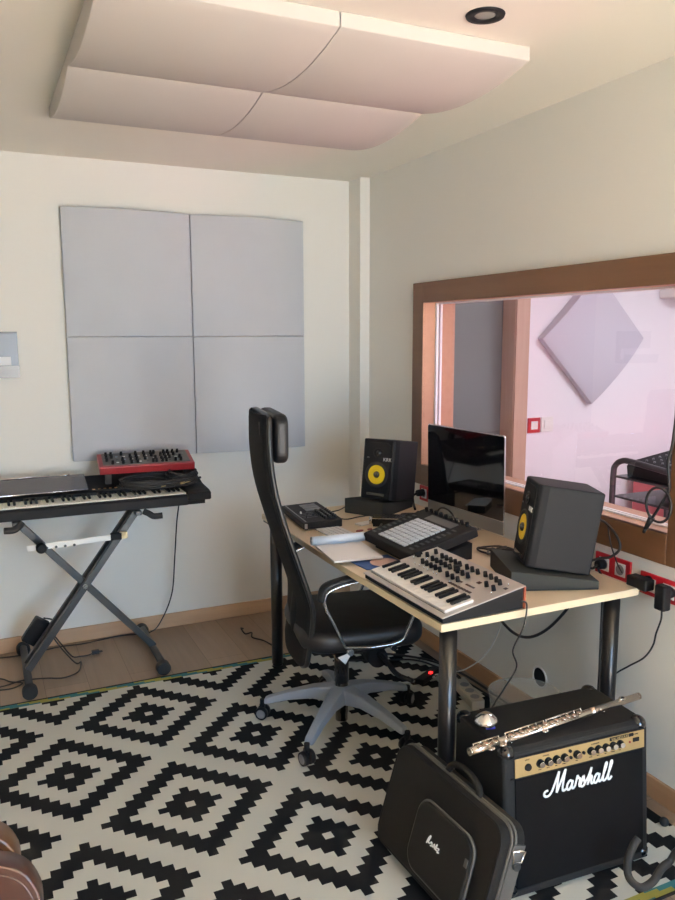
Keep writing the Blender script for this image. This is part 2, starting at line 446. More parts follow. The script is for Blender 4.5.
lab = {(0, 1): 'square grey acoustic panel on the back wall, upper left of four', (1, 1): 'square grey acoustic panel on the back wall, upper right of four',
       (0, 0): 'square grey acoustic panel behind the red synth module, lower left of four', (1, 0): 'square grey acoustic panel behind the chair headrest, lower right of four'}
for i in (0, 1):
    for j in (0, 1):
        bm = BM(); bulged(bm, .634, .626, .04, .075)
        M = Matrix.Translation((xs[i], Y1-.001, zs[j]+.002)) @ Matrix(((1, 0, 0, 0), (0, 0, -1, 0), (0, 1, 0, 0), (0, 0, 0, 1)))
        o = obj('acoustic_panel', bm, PANEL, M=M, bev=.003)
        o.location = (0, 0, 0)
        tag(o, lab[(i, j)], 'acoustic panel', 'acoustic panels on the back wall')
labc = {(0, 0): 'pale bulged ceiling panel nearest the camera on the left', (1, 0): 'pale bulged ceiling panel beside the recessed downlight',
        (0, 1): 'pale bulged ceiling panel above the wall panels, on the left', (1, 1): 'pinkish bulged ceiling panel nearest the corner of the room'}
for i in (0, 1):
    for j in (0, 1):
        bm = BM(); bulged(bm, .630, .635, .040, .080)
        # curved direction along world y, straight along world x, thickness down
        M = Matrix.Translation((.315+.637*i, 2.025+.632*j, ZC)) @ Matrix(((0, 1, 0, 0), (1, 0, 0, 0), (0, 0, -1, 0), (0, 0, 0, 1)))
        o = obj('ceiling_panel', bm, PANELC, M=M, bev=.003)
        tag(o, labc[(i, j)], 'acoustic panel', 'acoustic panels on the ceiling')
# downlight
t = thing('downlight', 'round black recessed spotlight in the ceiling', 'ceiling light', (1.322, 1.885, ZC))
bm = BM(); lathe(bm, [(.030, .0), (.030, -.004), (.052, -.006), (.054, -.001), (.054, 0)]); obj('trim_ring', bm, BLK, t)
bm = BM(); lathe(bm, [(.030, -.001), (.026, -.0015), (.014, -.004), (0, -.004)]); obj('lamp', bm, mat('lamp_glass', (.25, .24, .22), .2), t, label='grey lens of the spotlight')

# ------------------------------------------------------------------ desk
def desk():
    t = thing('desk', 'pale birch desk with black tubular legs along the window wall', 'desk')
    DX0, DX1, DY0, DY1, ZT, TH = 1.200, 1.985, 1.862, 3.46, .75, .025
    pts = [(DX1, DY0), (DX1, DY1), (DX0, DY1)]
    n = 14
    for k in range(1, n):
        y = DY1+(DY0-DY1)*k/n; pts.append((DX0-.012*math.sin(PI*k/n), y))
    pts.append((DX0, DY0))
    bm = BM(); prism(bm, pts, ZT-TH, ZT, 'xy')
    for f in bm.faces:
        if abs(f.normal.z) < .5: f.material_index = 1
    obj('tabletop', bm, [DESKT, DESKE], t, bev=.0015)
    for (x, y) in ((1.262, 1.918), (1.950, 1.945), (1.243, 3.385), (1.93, 3.385)):
        bm = BM(); rr = .0275
        cyl(bm, (x, y, RZ+.012), (x, y, ZT-TH-.006), rr, seg=28); cyl(bm, (x, y, RZ), (x, y, RZ+.012), rr*.9, seg=28)
        box(bm, (x, y, ZT-TH-.003), (.09, .09, .006))
        obj('leg', bm, BLKMET, t)
    bm = BM(); box(bm, (1.6, 3.385, ZT-TH-.02), (.66, .04, .03)); box(bm, (1.9, 2.65, ZT-TH-.02), (.04, 1.2, .03)); obj('frame', bm, BLKMET, t)
desk()
ZD = .7505

# ------------------------------------------------------------------ drum machine at the far end of the desk
def drum():
    t = thing('drum_machine', 'black drum machine with faders and grey pads at the far end of the desk', 'drum machine', (1.271, 3.250, ZD), -1.672)
    # local: x right (towards camera), y back (towards wall)
    prof = [(0, .008), (0, .036), (.18, .044), (.18, .008)]
    bm = BM(); prism(bm, prof, -.18, .195, 'yz'); obj('body', bm, BLK, t, bev=.003)
    T = Matrix.Translation((0, 0, .036)) @ Matrix.Rotation(math.atan2(.008, .18), 4, 'X')
    for (x, y) in ((-.16, .02), (.175, .02), (-.16, .16), (.175, .16)):
        bm = BM(); cyl(bm, (x, y, 0), (x, y, .009), .008); obj('foot', bm, RUB, t)
    for k in range(3):
        bm = BM(); box(bm, (-.12+.045*k, .115, .002), (.036, .075, .004)); obj('pad', bm, WHEELG, t, M=T, bev=.001)
    for k in range(4):
        x = .02+.028*k
        bm = BM(); box(bm, (x-.012*0, .060, .0004), (.003, .07, .0008)); obj('fader_slot', bm, WHEELG, t, M=T)
        bm = BM(); box(bm, (x, .04+.02*(k % 3), .005), (.012, .006, .010)); obj('fader_cap', bm, GREYMET if k else WPL, t, M=T, bev=.001)
    for k in range(6):
        for j in range(3):
            bm = BM(); x = .02+.027*k; y = .112+.024*j
            cyl(bm, (x, y, 0), (x, y, .014), .0075, .006, seg=12); obj('knob', bm, GREYMET, t, M=T)
    bm = BM(); box(bm, (0, .018, .0006), (.35, .006, .001)); obj('trim_strip', bm, WHEELG, t, M=T)
    bm = BM(); box(bm, (.196, .012, .021), (.002, .012, .022)); obj('end_badge', bm, WHEELG, t)
drum()

# ------------------------------------------------------------------ monitors (speakers) on foam wedges
def krk(label, x, y, z, yaw, tilt=-.14):
    t = thing('studio_monitor', label, 'speaker', (x, y, z), yaw, 'studio monitors on the desk')
    t.rotation_euler = Euler((tilt, 0, yaw), 'XYZ')
    W, D, H = .185, .225, .290
    # front narrows with big chamfers: outline in plan
    pl = [(-W/2+.018, 0), (W/2-.018, 0), (W/2-.006, .008), (W/2, .035), (W/2, D), (-W/2, D), (-W/2, .035), (-W/2+.006, .008)]
    bm = BM(); prism(bm, pl, .004, H, 'xy')
    obj('cabinet', bm, BLK, t, bev=.006, seg=3)
    bm = BM(); prism(bm, rrect(W-.05, H-.03, .03, 5, 0, H/2), -.004, .006, 'xz'); obj('baffle', bm, BLKM, t, bev=.003)
    R = Matrix.Rotation(PI/2, 4, 'X')
    wz = .122
    def disc(name, prof, m, zc, xc=0, lab=None):
        bm = BM(); lathe(bm, prof, seg=36, M=Matrix.Translation((xc, -.004, zc)) @ R); return obj(name, bm, m, t, label=lab)
    disc('woofer_ring', [(.062, 0), (.062, .003), (.050, .004), (.045, -.002), (.045, -.003)], RUB, wz)
    c = disc('woofer_cone', [(.0455, .0015), (.038, .003), (.018, .001), (.016, .0005)], YEL, wz, lab='bright yellow woofer cone')
    disc('dust_cap', [(.0165, .001), (.015, .006), (.009, .010), (0, .012)], BLKG, wz)
    disc('tweeter_ring', [(.024, 0), (.024, .003), (.016, .003), (.014, .001)], BLK, .225)
    disc('tweeter_dome', [(.014, .001), (.010, .006), (0, .009)], BLKG, .225)
    bm = BM(); box(bm, (0, -.0035, .028), (.10, .004, .016)); obj('bass_port', bm, BLKG, t, bev=.002)
    bm = text_bm('KRK', .024); obj('logo', bm, WLOGO, t, M=Matrix.Translation((.030, -.0048, .188)) @ R)
    bm = text_bm('RP5', .008); obj('model_mark', bm, WHEELG, t, M=Matrix.Translation((-.058, -.0048, .198)) @ R)
    return t
krk('black studio monitor with yellow cone facing out at the far end of the desk', 1.676, 3.194, .824, -1.010)
krk('black studio monitor turned side-on at the near end of the desk, beside the synthesizer', 1.676, 2.118, .818, -1.985, -.15)
def foam(label, x, y, yaw, W, D, h0, h1):
    bm = BM(); prism(bm, [(0, 0), (D, 0), (D, h1), (0, h0)], -W/2, W/2, 'yz')
    o = obj('foam_wedge', bm, FOAM, loc=(x, y, ZD), rot=(0, 0, yaw), bev=.003)
    tag(o, label, 'speaker pad', 'foam wedges under the monitors')
foam('dark grey foam wedge under the far studio monitor', 1.625, 3.215, -1.03, .215, .29, .073, .038)
foam('dark grey foam wedge under the near studio monitor', 1.625, 2.150, -1.955, .285, .30, .068, .030)

# ------------------------------------------------------------------ all-in-one computer
def imac():
    t = thing('desktop_computer', 'slim all-in-one computer with large black screen on the desk under the window', 'computer', (1.918, 2.812, ZD), -1.492)
    T = Matrix.Translation((.0, 0.0, .022)) @ Matrix.Rotation(.02, 4, 'X')
    W, H = .528, .420
    # body: thin edge, bulged back
    bm = BM()
    A = rrect(W, H, .012, 4, 0, H/2); B = rrect(W-.012, H-.012, .01, 4, 0, H/2)
    prism(bm, A, 0, .006, 'xz')
    r1 = [bm.verts.new((p[0], .006, p[1])) for p in A]; r2 = [bm.verts.new((p[0]*.55, .036, H/2+(p[1]-H/2)*.55)) for p in A]
    for i in range(len(A)):
        j = (i+1) % len(A); bm.faces.new((r1[i], r1[j], r2[j], r2[i])).smooth = True
    bm.faces.new(r2)
    obj('housing', bm, ALU, t, M=T)
    bm = BM(); prism(bm, rrect(W-.004, H-.004-.062, .010, 4, 0, .060+(H-.064)/2), -.0015, .0005, 'xz'); obj('screen', bm, BLKG, t, M=T, label='glossy black screen')
    bm = BM(); box(bm, (0, -.0008, .030), (W-.002, .0016, .056)); obj('chin', bm, mat('chin_aluminium', (.30, .30, .30), .5, .6), t, M=T, label='grey metal chin below the screen')
    bm = BM(); prism(bm, [(-.02, .002), (.11, .002), (.11, .008), (.09, .012), (.040, .24), (.034, .24), (.080, .012), (-.02, .006)], -.09, .09, 'yz', True)
    obj('stand', bm, ALU, t, bev=.002)
imac()

# ------------------------------------------------------------------ pad controller
def push():
    P = (1.39, 2.545, .772, -1.555, .24)
    t = thing('pad_controller', 'black music controller with a square grid of grey pads in front of the computer', 'pad controller', (0, 0, 0))
    M = local_m(P)
    W, D, H = .372, .300, .036
    bm = BM(); box(bm, (0, D/2, H/2), (W, D, H)); obj('body', bm, BLKM, t, M=M, bev=.006, seg=3)
    bm = BM(); box(bm, (0, D/2-.002, H+.0005), (W-.012, D-.014, .002)); obj('top_plate', bm, BLK, t, M=M, bev=.001)
    x0, y0, st = -.108, .026, .0258
    first = None
    for i in range(8):
        for j in range(8):
            if first is None:
                bm = BM(); box(bm, (0, 0, .0025), (.0205, .0195, .005)); first = obj('pad', bm, PAD, t, bev=.0012)
                o = first
            else: o = copy_part(first, t)
            m = M @ Matrix.Translation((x0+st*(i+.5), y0+st*.93*(j+.5)*1.0, H+.001)); o.matrix_local = m
    bm = BM(); box(bm, (.01, .253, H+.002), (.19, .042, .0015)); obj('display', bm, DGLASS, t, M=M, label='dark grey display strip')
    for k in range(9):
        bm = BM(); x = -.145+.036*k; cyl(bm, M @ Vector((x, .286, H+.001)), M @ Vector((x, .286, H+.018)), .0075, .007, 12); obj('encoder', bm, BLKM, t)
    kk = 0
    for side, xx in ((-1, -.150), (1, .137)):
        for r in range(9):
            bm = BM(); box(bm, (xx, .035+.024*r, H+.0025), (.026, .010, .002)); obj('button', bm, GREYMET, t, M=M)
    # desk stand below
    bm = BM(); prism(bm, [(.03, .0), (.28, .0), (.28, .018+.045), (.03, .006)], -.15, .16, 'yz')
    o = obj('riser', bm, BLKM, t, M=Matrix.Translation((1.39, 2.545, ZD)) @ Matrix.Rotation(-1.555, 4, 'Z'))
push()

# ------------------------------------------------------------------ silver analog synthesizer
def mini():
    yaw = -1.552
    t = thing('synthesizer', 'silver compact keyboard synthesizer with rows of black knobs at the near desk corner', 'synthesizer', (1.192, 2.100, ZD), yaw)
    W = .498
    # profile (y back, z)
    bm = BM(); prism(bm, [(.004, .004), (.004, .020), (.302, .073), (.302, .004)], -W/2+.004, W/2-.004, 'yz'); obj('body', bm, BLKM, t, bev=.003)
    bm = BM(); prism(bm, [(.302, .004), (.302, .074), (.308, .074), (.308, .004)], -W/2, W/2, 'yz'); obj('back_panel', bm, SWOOD, t, label='reddish wooden back panel')
    th = .176
    T = Matrix.Translation((0, 0, .0205)) @ Matrix.Rotation(th, 4, 'X')
    bm = BM()
    box2(bm, (-W/2, 0, 0), (W/2, .022, .0035)); box2(bm, (-W/2, .022, 0), (-W/2+.012, .135, .0035)); box2(bm, (W/2-.022, .022, 0), (W/2, .135, .0035)); box2(bm, (-W/2, .135, 0), (W/2, .312, .0035))
    obj('top_panel', bm, SYNTH, t, M=T, bev=.0008)
    bm = BM(); box2(bm, (-W/2+.012, .022, -.001), (W/2-.022, .135, .0005)); obj('key_bed', bm, BLKM, t, M=T)
    kw = (W-.034-.002)/22
    for k in range(22):
        bm = BM(); x = -W/2+.013+kw*(k+.5); box(bm, (x, .078, .006), (kw-.0012, .105, .010)); obj('white_key', bm, WKEY, t, M=T, bev=.0012)
    pat = [1, 1, 0, 1, 1, 1, 0]; off = 2
    for k in range(21):
        if [1, 1, 0, 1, 1, 1, 0][(k+5) % 7]:
            bm = BM(); x = -W/2+.013+kw*(k+1); box(bm, (x, .097, .0135), (kw*.55, .070, .010)); obj('black_key', bm, BLK, t, M=T, bev=.0015)
    def knob(x, y, r=.0075, h=.017):
        bm = BM(); cyl(bm, (x, y, .0035), (x, y, .0035+h), r, r*.85, 14); obj('knob', bm, BLKM, t, M=T)
    ks = [(-.195, .235), (-.195, .272)]
    for (x, y) in ks: knob(x, y)
    for i in range(5):
        for j in range(3): knob(-.155+.027*i+.006*j, .190+.037*j)
    for i in range(3):
        for j in range(3): knob(.005+.030*i, .185+.040*j)
    knob(-.012, .235, .012, .02)
    for (x, y) in ((.10, .27), (.13, .27), (.16, .268), (.185, .262), (.165, .225), (.205, .222)): knob(x, y)
    for (x, y) in ((-.215, .190), (-.165, .165), (-.140, .165), (-.110, .165), (-.085, .165), (-.050, .165), (-.170, .215), (-.03, .165), (.055, .160), (.21, .275), (.222, .20)):
        bm = BM(); cyl(bm, (x, y, .003), (x, y, .014), .0018, .0025, 8); obj('toggle_switch', bm, CHROME, t, M=T)
    bm = BM(); cyl(bm, (-.222, .215, .003), (-.222, .215, .010), .009, seg=14); box(bm, (-.222, .215, .016), (.006, .03, .016)); obj('pitch_slider', bm, BLKM, t, M=T)
    for k in range(8):
        bm = BM(); box(bm, (.055+.0155*k, .160, .0045), (.011, .009, .003)); obj('button', bm, mat('dark_button', (.06, .035, .03), .5) if k == 0 else bpy.data.materials['dark_button'], t, M=T)
    for (x, y, a, b) in ((.065, .190, .034, .008), (.125, .190, .045, .008), (.125, .225, .016, .014), (.222, .255, .012, .012)):
        bm = BM(); box(bm, (x, y, .004), (a, b, .001)); obj('display', bm, BLKG, t, M=T)
    for sx in (-1, 1):
        for y in (.03, .26):
            bm = BM(); cyl(bm, (sx*.2, y, 0), (sx*.2, y, .005), .009); obj('foot', bm, RUB, t)
mini()

# ------------------------------------------------------------------ papers, small keyboard
t = thing('computer_keyboard', 'slim white computer keyboard partly covered by the notepad', 'computer keyboard', (1.368, 2.925, ZD), -1.50)
bm = BM(); prism(bm, [(-.055, .0005), (.055, .0005), (.055, .009), (-.055, .005)], -.135, .135, 'yz'); obj('body', bm, ALU, t, bev=.001)
kt = Matrix.Translation((0, 0, .007)) @ Matrix.Rotation(.036, 4, 'X')
for r in range(5):
    for k in range(13):
        bm = BM(); box(bm, (-.121+.0202*k, -.043+.0212*r, .0012), (.0172, .0178, .0024)); obj('key', bm, WPL, t, M=kt)
t = thing('notepad', 'open white notepad with its cover page curled into a roll', 'notepad', (1.268, 2.645, ZD+.011), -.10)
bm = BM(); box(bm, (0, 0, .004), (.195, .25, .008)); obj('pages', bm, PAPER, t, bev=.001)
bm = BM()
pp = [(-.125+.0, .008), (-.09, .010)]
sp = [];
for k in range(26):
    a = -PI/2+2*PI*k/20; r = .019-.0002*k; sp.append((.105+r*math.cos(a), .028+r*math.sin(a)))
A = [bm.verts.new((-.115, y, z)) for y, z in sp]; B = [bm.verts.new((.115, y, z)) for y, z in sp]
for i in range(len(sp)-1): bm.faces.new((A[i], A[i+1], B[i+1], B[i])).smooth = True
o = obj('rolled_page', bm, PAPB, t, label='page curled into a tube'); so = o.modifiers.new('s', 'SOLIDIFY'); so.thickness = .0012
bm = BM(); box(bm, (0, 0, .0015), (.17, .13, .003)); o = tag(obj('folder', bm, BLUE, loc=(1.325, 2.505, ZD), rot=(0, 0, .08)), 'blue folder lying between the notepad and the silver synthesizer', 'folder')
bm = BM(); cyl(bm, (0, 0, 0), (0, 0, .0012), .055, seg=36); o = tag(obj('disc', bm, PINK, loc=(1.345, 2.485, ZD+.0035)), 'pale pink paper disc on the blue folder', 'disc')
t = thing('audio_interface', 'small silver audio box with a round dial between monitor and pad controller', 'audio interface', (1.64, 2.99, ZD), -.55)
bm = BM(); box(bm, (0, 0, .021), (.14, .085, .036)); obj('body', bm, BLKM, t, bev=.003)
bm = BM(); box(bm, (0, 0, .041), (.146, .09, .003)); obj('top_plate', bm, ALU, t)
bm = BM(); cyl(bm, (-.070, -.01, .024), (-.088, -.01, .024), .017, .016, 20); obj('dial', bm, CHROME, t)
for x in (-.05, .05):
    bm = BM(); cyl(bm, (x, 0, 0), (x, 0, .004), .01); obj('foot', bm, RUB, t)
bm = BM(); box(bm, (0, 0, .004), (.13, .045, .008)); tag(obj('remote_control', bm, WPL, loc=(1.575, 3.065, ZD), rot=(0, 0, .25), bev=.003), 'small white remote lying beside the far foam wedge', 'remote control')
for q, (x, y, s) in enumerate(((1.478, 2.96, .019), (1.53, 2.965, .016))):
    bm = BM(); prism(bm, [(s*math.cos(a)*(1+.2*math.sin(2*a)), .6*s*math.sin(a)) for a in [2*PI*k/14 for k in range(14)]], 0, .003, 'xy')
    tag(obj('guitar_pick', bm, RED, loc=(x, y, ZD), rot=(0, 0, .5*q)), ['red plectrum on the desk, nearer the keyboard', 'red plectrum on the desk, nearer the audio box'][q], 'plectrum', 'plectrums on the desk')

# ------------------------------------------------------------------ office chair
def chair():
    a = -.17
    t = thing('office_chair', 'tall black swivel chair with headrest, leather seat and grey star base at the desk', 'office chair', (1.28, 2.77, RZ), a)
    # local x = forward, y = left
    prof = [(-.304, 1.303), (-.307, 1.28), (-.306, 1.16), (-.290, 1.03), (-.252, .888), (-.196, .715), (-.163, .613), (-.152, .56), (-.155, .485), (-.168, .37), (-.178, .325)]
    P = catmull([(x, 0, z-RZ) for x, z in prof], 4)
    N = len(P)
    def hw(i):
        u = i/(N-1)
        w = .190+.040*math.sin(PI*min(1, u*1.1))
        if u < .04: w -= .03*(1-u/.04)
        if u > .93: w -= .045*((u-.93)/.07)**1.5
        return w
    bm = BM(); F = []; 
    for i, p in enumerate(P):
        h = hw(i); row = []
        for k in range(9):
            s = -1+2*k/8
            row.append(bm.verts.new((p.x-.018*(1-s*s), s*h, p.z)))
        F.append(row)
    for i in range(N-1):
        for k in range(8): bm.faces.new((F[i][k], F[i][k+1], F[i+1][k+1], F[i+1][k])).smooth = True
    o = obj('backrest', bm, MESHB, t); s = o.modifiers.new('s', 'SOLIDIFY'); s.thickness = .022; s.offset = 0
    path = [(p.x, -hw(i), p.z) for i, p in enumerate(P)] + [(P[-1].x, y, P[-1].z-.004) for y in (-.1, 0, .1)] + [(p.x, hw(i), p.z) for i, p in reversed(list(enumerate(P)))] + [(P[0].x, y, P[0].z+.006) for y in (.1, 0, -.1)]
    bm = BM(); tube(bm, path, .0105, 10, smooth=False, closed=True); obj('back_frame', bm, CHRIM, t)
    # lower lumbar pad in front
    # headrest
    bm = BM(); prism(bm, rrect(.36, .185, .045, 6, 0, 1.213), -.282, -.228, 'yz'); 
    obj('headrest', bm, LEATH, t, bev=.018, seg=4)
    for sy in (-.12, .12):
        bm = BM(); box(bm, (-.30, sy, 1.25), (.06, .025, .05)); obj('headrest_bracket', bm, BLK, t)
    # seat
    bm = BM()
    rr = rrect(.50, .49, .10, 6, .06, 0)
    prism(bm, rr, .385, .475, 'xy'); o = obj('seat', bm, LEATH, t, bev=.036, seg=5)
    for f in o.data.polygons: f.use_smooth = True
    bm = BM(); prism(bm, rrect(.30, .30, .05, 4, .04, 0), .345, .392, 'xy'); obj('seat_mechanism', bm, BLKM, t, bev=.01)
    bm = BM(); tube(bm, [(.10, -.05, .35), (.14, -.17, .33), (.17, -.25, .29), (.22, -.30, .275)], .011, flat=(1, 1, .8)); obj('tilt_lever', bm, BLKM, t)
    bm = BM(); cyl(bm, (.13, -.08, .315), (.13, -.15, .315), .045, .04, 20); obj('tension_knob', bm, BLKM, t)
    bm = BM(); prism(bm, [(-.03, .365), (.03, .385), (-.0, .335)], -.215, -.212, 'xz'); obj('care_tag', bm, WPL, t, label='white folded tag hanging under the seat', M=Matrix.Translation((-.025, .0, .0)))
    bm = BM(); tube(bm, [(-.10, 0, .36), (-.16, 0, .37), (-.18, 0, .45), (-.165, 0, .60)], .025, 8, flat=(.6, 2, 1)); obj('back_support', bm, BLKM, t)
    # armrests
    for s in (-1, 1):
        y = s*.285
        loop = [(-.045, y, .435), (-.09, y, .53), (-.122, y, .60), (-.120, y, .645), (-.085, y, .668), (.0, y, .685), (.13, y, .685), (.21, y, .675), (.245, y, .64), (.235, y, .57), (.20, y, .475), (.165, y, .435), (.06, y, .425)]
        bm = BM(); tube(bm, loop, .0062, 8, n=6, closed=True, flat=(1, 1.8, 1)); ar = obj('armrest', bm, CHSIL, t, label='bent silver armrest loop')
        bm = BM(); tube(bm, [(-.14, y, .625), (-.125, y, .672), (-.07, y, .692), (.02, y, .705), (.13, y, .705), (.21, y, .695)], .017, 10, flat=(.8, 1.5, .8)); obj('arm_pad', bm, LEATH, ar)
        for x in (-.025, .145):
            bm = BM(); cyl(bm, (x, y-s*.045, .414), (x, y+s*.010, .414), .012, seg=14); obj('bolt', bm, CHSIL, ar)
    # column and star base
    ox, oy = .006, -.044
    OF = Matrix.Translation((ox, oy, 0))
    bm = BM(); cyl(bm, (ox, oy, .022), (ox, oy, .20), .026, seg=20); cyl(bm, (ox, oy, .19), (ox, oy, .35), .030, seg=20); obj('gas_column', bm, BLKG, t)
    bm = BM(); 
    lathe(bm, [(.03, .10), (.052, .105), (.055, .16), (.040, .175), (.03, .175)], seg=28); obj('base_hub', bm, BASEG, t, M=OF)
    for k, ad in enumerate((146.7, 222, 294, 6, 78)):
        an = math.radians(ad)-a
        bm = BM(); L = .325
        sec = []
        for (r, w, zt, zb) in ((.035, .036, .172, .105), (.12, .030, .160, .115), (.22, .024, .132, .098), (.31, .020, .100, .072), (L, .018, .092, .070)):
            sec.append([bm.verts.new((r, sgn*w*ww, z)) for (sgn, ww, z) in ((1, 1, zb), (1, .8, zt), (-1, .8, zt), (-1, 1, zb))])
        for A, B in zip(sec, sec[1:]):
            for i in range(4): bm.faces.new((A[i], A[(i+1) % 4], B[(i+1) % 4], B[i]))
        bm.faces.new(sec[0]); bm.faces.new(sec[-1][::-1])
        lg = obj('base_leg', bm, BASEG, t, M=OF @ Matrix.Rotation(an, 4, 'Z'), bev=.006, seg=3)
        cx, cy = ox+.335*math.cos(an), oy+.335*math.sin(an)
        b2 = math.radians([60, 20, 110, 140, 80][k])
        dx_, dy_ = math.cos(b2), math.sin(b2)
        bm = BM(); cyl(bm, (cx, cy, .05), (cx, cy, .085), .011)
        for q in (-1, 1): cyl(bm, (cx+dx_*.006*q, cy+dy_*.006*q, .028), (cx+dx_*.024*q, cy+dy_*.024*q, .028), .0275, .026, 22)
        box(bm, (cx, cy, .045), (.02, .02, .04), b2); obj('caster', bm, BLK, lg)
        bm = BM()
        for q in (-1, 1):
            bm = BM(); cyl(bm, (cx+dx_*.024*q, cy+dy_*.024*q, .028), (cx+dx_*.0255*q, cy+dy_*.0255*q, .028), .019, .018, 22)
            obj('wheel_disc', bm, WHEELG, lg)
chair()

# ------------------------------------------------------------------ keyboard stand
def stand():
    t = thing('keyboard_stand', 'grey steel crossed-leg keyboard stand holding the stage keyboard', 'keyboard stand')
    def bar(p0, p1, w=.030, h=.032, name='leg', m=GREYMET, par=None):
        mm, l = axis_m(p0, p1)
        bm = BM(); bmesh.ops.create_cube(bm, size=1, matrix=mm @ Matrix.Diagonal((w, h, l, 1))); return obj(name, bm, m, par or t, bev=.003)
    # legs: single pair from upper left to lower right, double pair from upper right to lower left
    # single leg sandwiched in y
    ym = 3.80
    bar((.115, ym-.035, .765), (.722, ym-.035, .055), name='leg')
    bar((.655, ym-.075, .765), (.128, ym-.075, .055), name='leg')
    bar((.655, ym+.005, .765), (.128, ym+.005, .055), name='leg')
    bm = BM(); cyl(bm, (.402, ym-.095, .425), (.402, ym+.03, .425), .012); obj('pivot_bolt', bm, CHROME, t)
    for x in (.124, .718):
        bm = BM(); cyl(bm, (x, 3.54, .045), (x, 4.06, .045), .017, seg=16); ft = obj('foot_bar', bm, GREYMET, t)
        for y in (3.53, 4.055):
            bm = BM(); cyl(bm, (x, y-.02, .033), (x, y+.025, .033), .033, .033, 20); obj('rubber_foot', bm, RUB, ft, bev=.006)
    for x, s in ((.115, -1), (.655, 1)):
        bm = BM(); box(bm, (x, 3.83, .7645), (.03, .34, .022)); a = obj('support_arm', bm, GREYMET, t, bev=.004)
        bm = BM(); tube(bm, [(x+.025, 3.67, .770), (x+.03+.016*s, 3.66, .760), (x+.03+.04*s, 3.655, .745), (x+.03+.08*s, 3.65, .746)], .0165, 10, flat=(1, 1, .9)); obj('rubber_hook', bm, RUB, a)
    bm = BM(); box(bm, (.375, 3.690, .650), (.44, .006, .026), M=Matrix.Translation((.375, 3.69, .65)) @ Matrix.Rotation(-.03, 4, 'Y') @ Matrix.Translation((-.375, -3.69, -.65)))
    b = obj('adjustment_bar', bm, BARSUN, t, bev=.002, label='notched height adjustment bar with its sun strip painted white')
    for k in range(4):
        bm = BM(); xk = .24+.04*k; cyl(bm, (xk, 3.6855, .639), (xk, 3.6865, .639), .0065, seg=12); obj('notch', bm, GREYMET, b)
    bm = BM(); cyl(bm, (.215, 3.682, .648), (.215, 3.65, .648), .022, .024, 18); cyl(bm, (.215, 3.65, .648), (.215, 3.642, .648), .024, .016, 18); obj('locking_knob', bm, BLK, b)
    bm = BM(); box(bm, (.55, 3.690, .658), (.05, .020, .032)); obj('bracket', bm, BLK, b)
    bm = BM(); box(bm, (.585, 3.690, .660), (.035, .018, .030)); cyl(bm, (.59, 3.680, .66), (.59, 3.674, .66), .007); obj('bracket_tip', bm, mat('brass_cap', (.75, .62, .35), .4), b)
stand()

# ------------------------------------------------------------------ stage keyboard
def stagekb():
    t = thing('stage_keyboard', 'long black stage keyboard on the crossed-leg stand against the back wall', 'keyboard', (0, 0, 0))
    xa, xb = -.40, 1.0
    # profile (y,z)
    bm = BM(); prism(bm, [(3.665, .782), (3.665, .822), (3.672, .832), (3.69, .832), (3.69, .806), (3.825, .806), (3.825, .852), (4.005, .905), (4.005, .800), (3.96, .777), (3.70, .777)], xa, .895, 'yz'); obj('body', bm, BLK, t, bev=.003)
    bm = BM(); prism(bm, [(3.662, .800), (3.662, .838), (3.70, .848), (3.825, .858), (4.007, .908), (4.007, .800)], .895, xb+.012, 'yz'); obj('end_cheek', bm, BLK, t, bev=.008, seg=3)
    bm = BM(); prism(bm, [(3.685, .779), (3.685, .802), (3.99, .802), (3.96, .779)], .895, xb-.015, 'yz'); obj('end_base', bm, BLKM, t)
    kw = .0235; n = 46; xk0 = .893-kw*n
    fk = None
    for k in range(n):
        x = xk0+kw*(k+.5)
        if fk is None:
            bm = BM(); box(bm, (0, 3.757, .828), (kw-.0012, .134, .020)); fk = obj('white_key', bm, WKEYL, t, loc=(x, 0, 0), bev=.0015)
        else: copy_part(fk, t, (x, 0, 0))
    fb = None
    for k in range(n-1):
        if [1, 1, 0, 1, 1, 1, 0][(k+3) % 7]:
            x = xk0+kw*(k+1)
            if fb is None:
                bm = BM(); box(bm, (0, 3.782, .842), (.011, .085, .014)); fb = obj('black_key', bm, BLK, t, loc=(x, 0, 0), bev=.002)
            else: copy_part(fb, t, (x, 0, 0))
    T = Matrix.Translation((0, 3.825, .8525)) @ Matrix.Rotation(math.atan2(.053, .18), 4, 'X')
    for k in range(16):
        bm = BM(); box(bm, (.48+.026*k, .028, .0015), (.012, .006, .003)); obj('button', bm, mat('amber_print', (.4, .2, .08), .5) if k == 0 else bpy.data.materials['amber_print'], t, M=T)
    return T
TK = stagekb()
t = thing('plastic_cover', 'smoked translucent plastic sheet lying over the left of the stage keyboard', 'cover')
bm = BM(); box2(bm, (-.35, .008, .014), (.452, .175, .018)); obj('sheet', bm, SMOKE, t, M=TK, bev=.001)
bm = BM(); tube(bm, [(-.35, .010, .012), (.452, .010, .012)], .004, smooth=False); obj('front_edge', bm, CHROME, t, M=TK, label='bright rolled front edge')
bm = BM(); tube(bm, [(-.35, .170, .020), (.29, .170, .020)], .006, smooth=False); tube(bm, [(.345, .17, .02), (.385, .17, .02)], .006, smooth=False); obj('back_clip', bm, CHROME, t, M=TK, label='bright rod along the back edge')

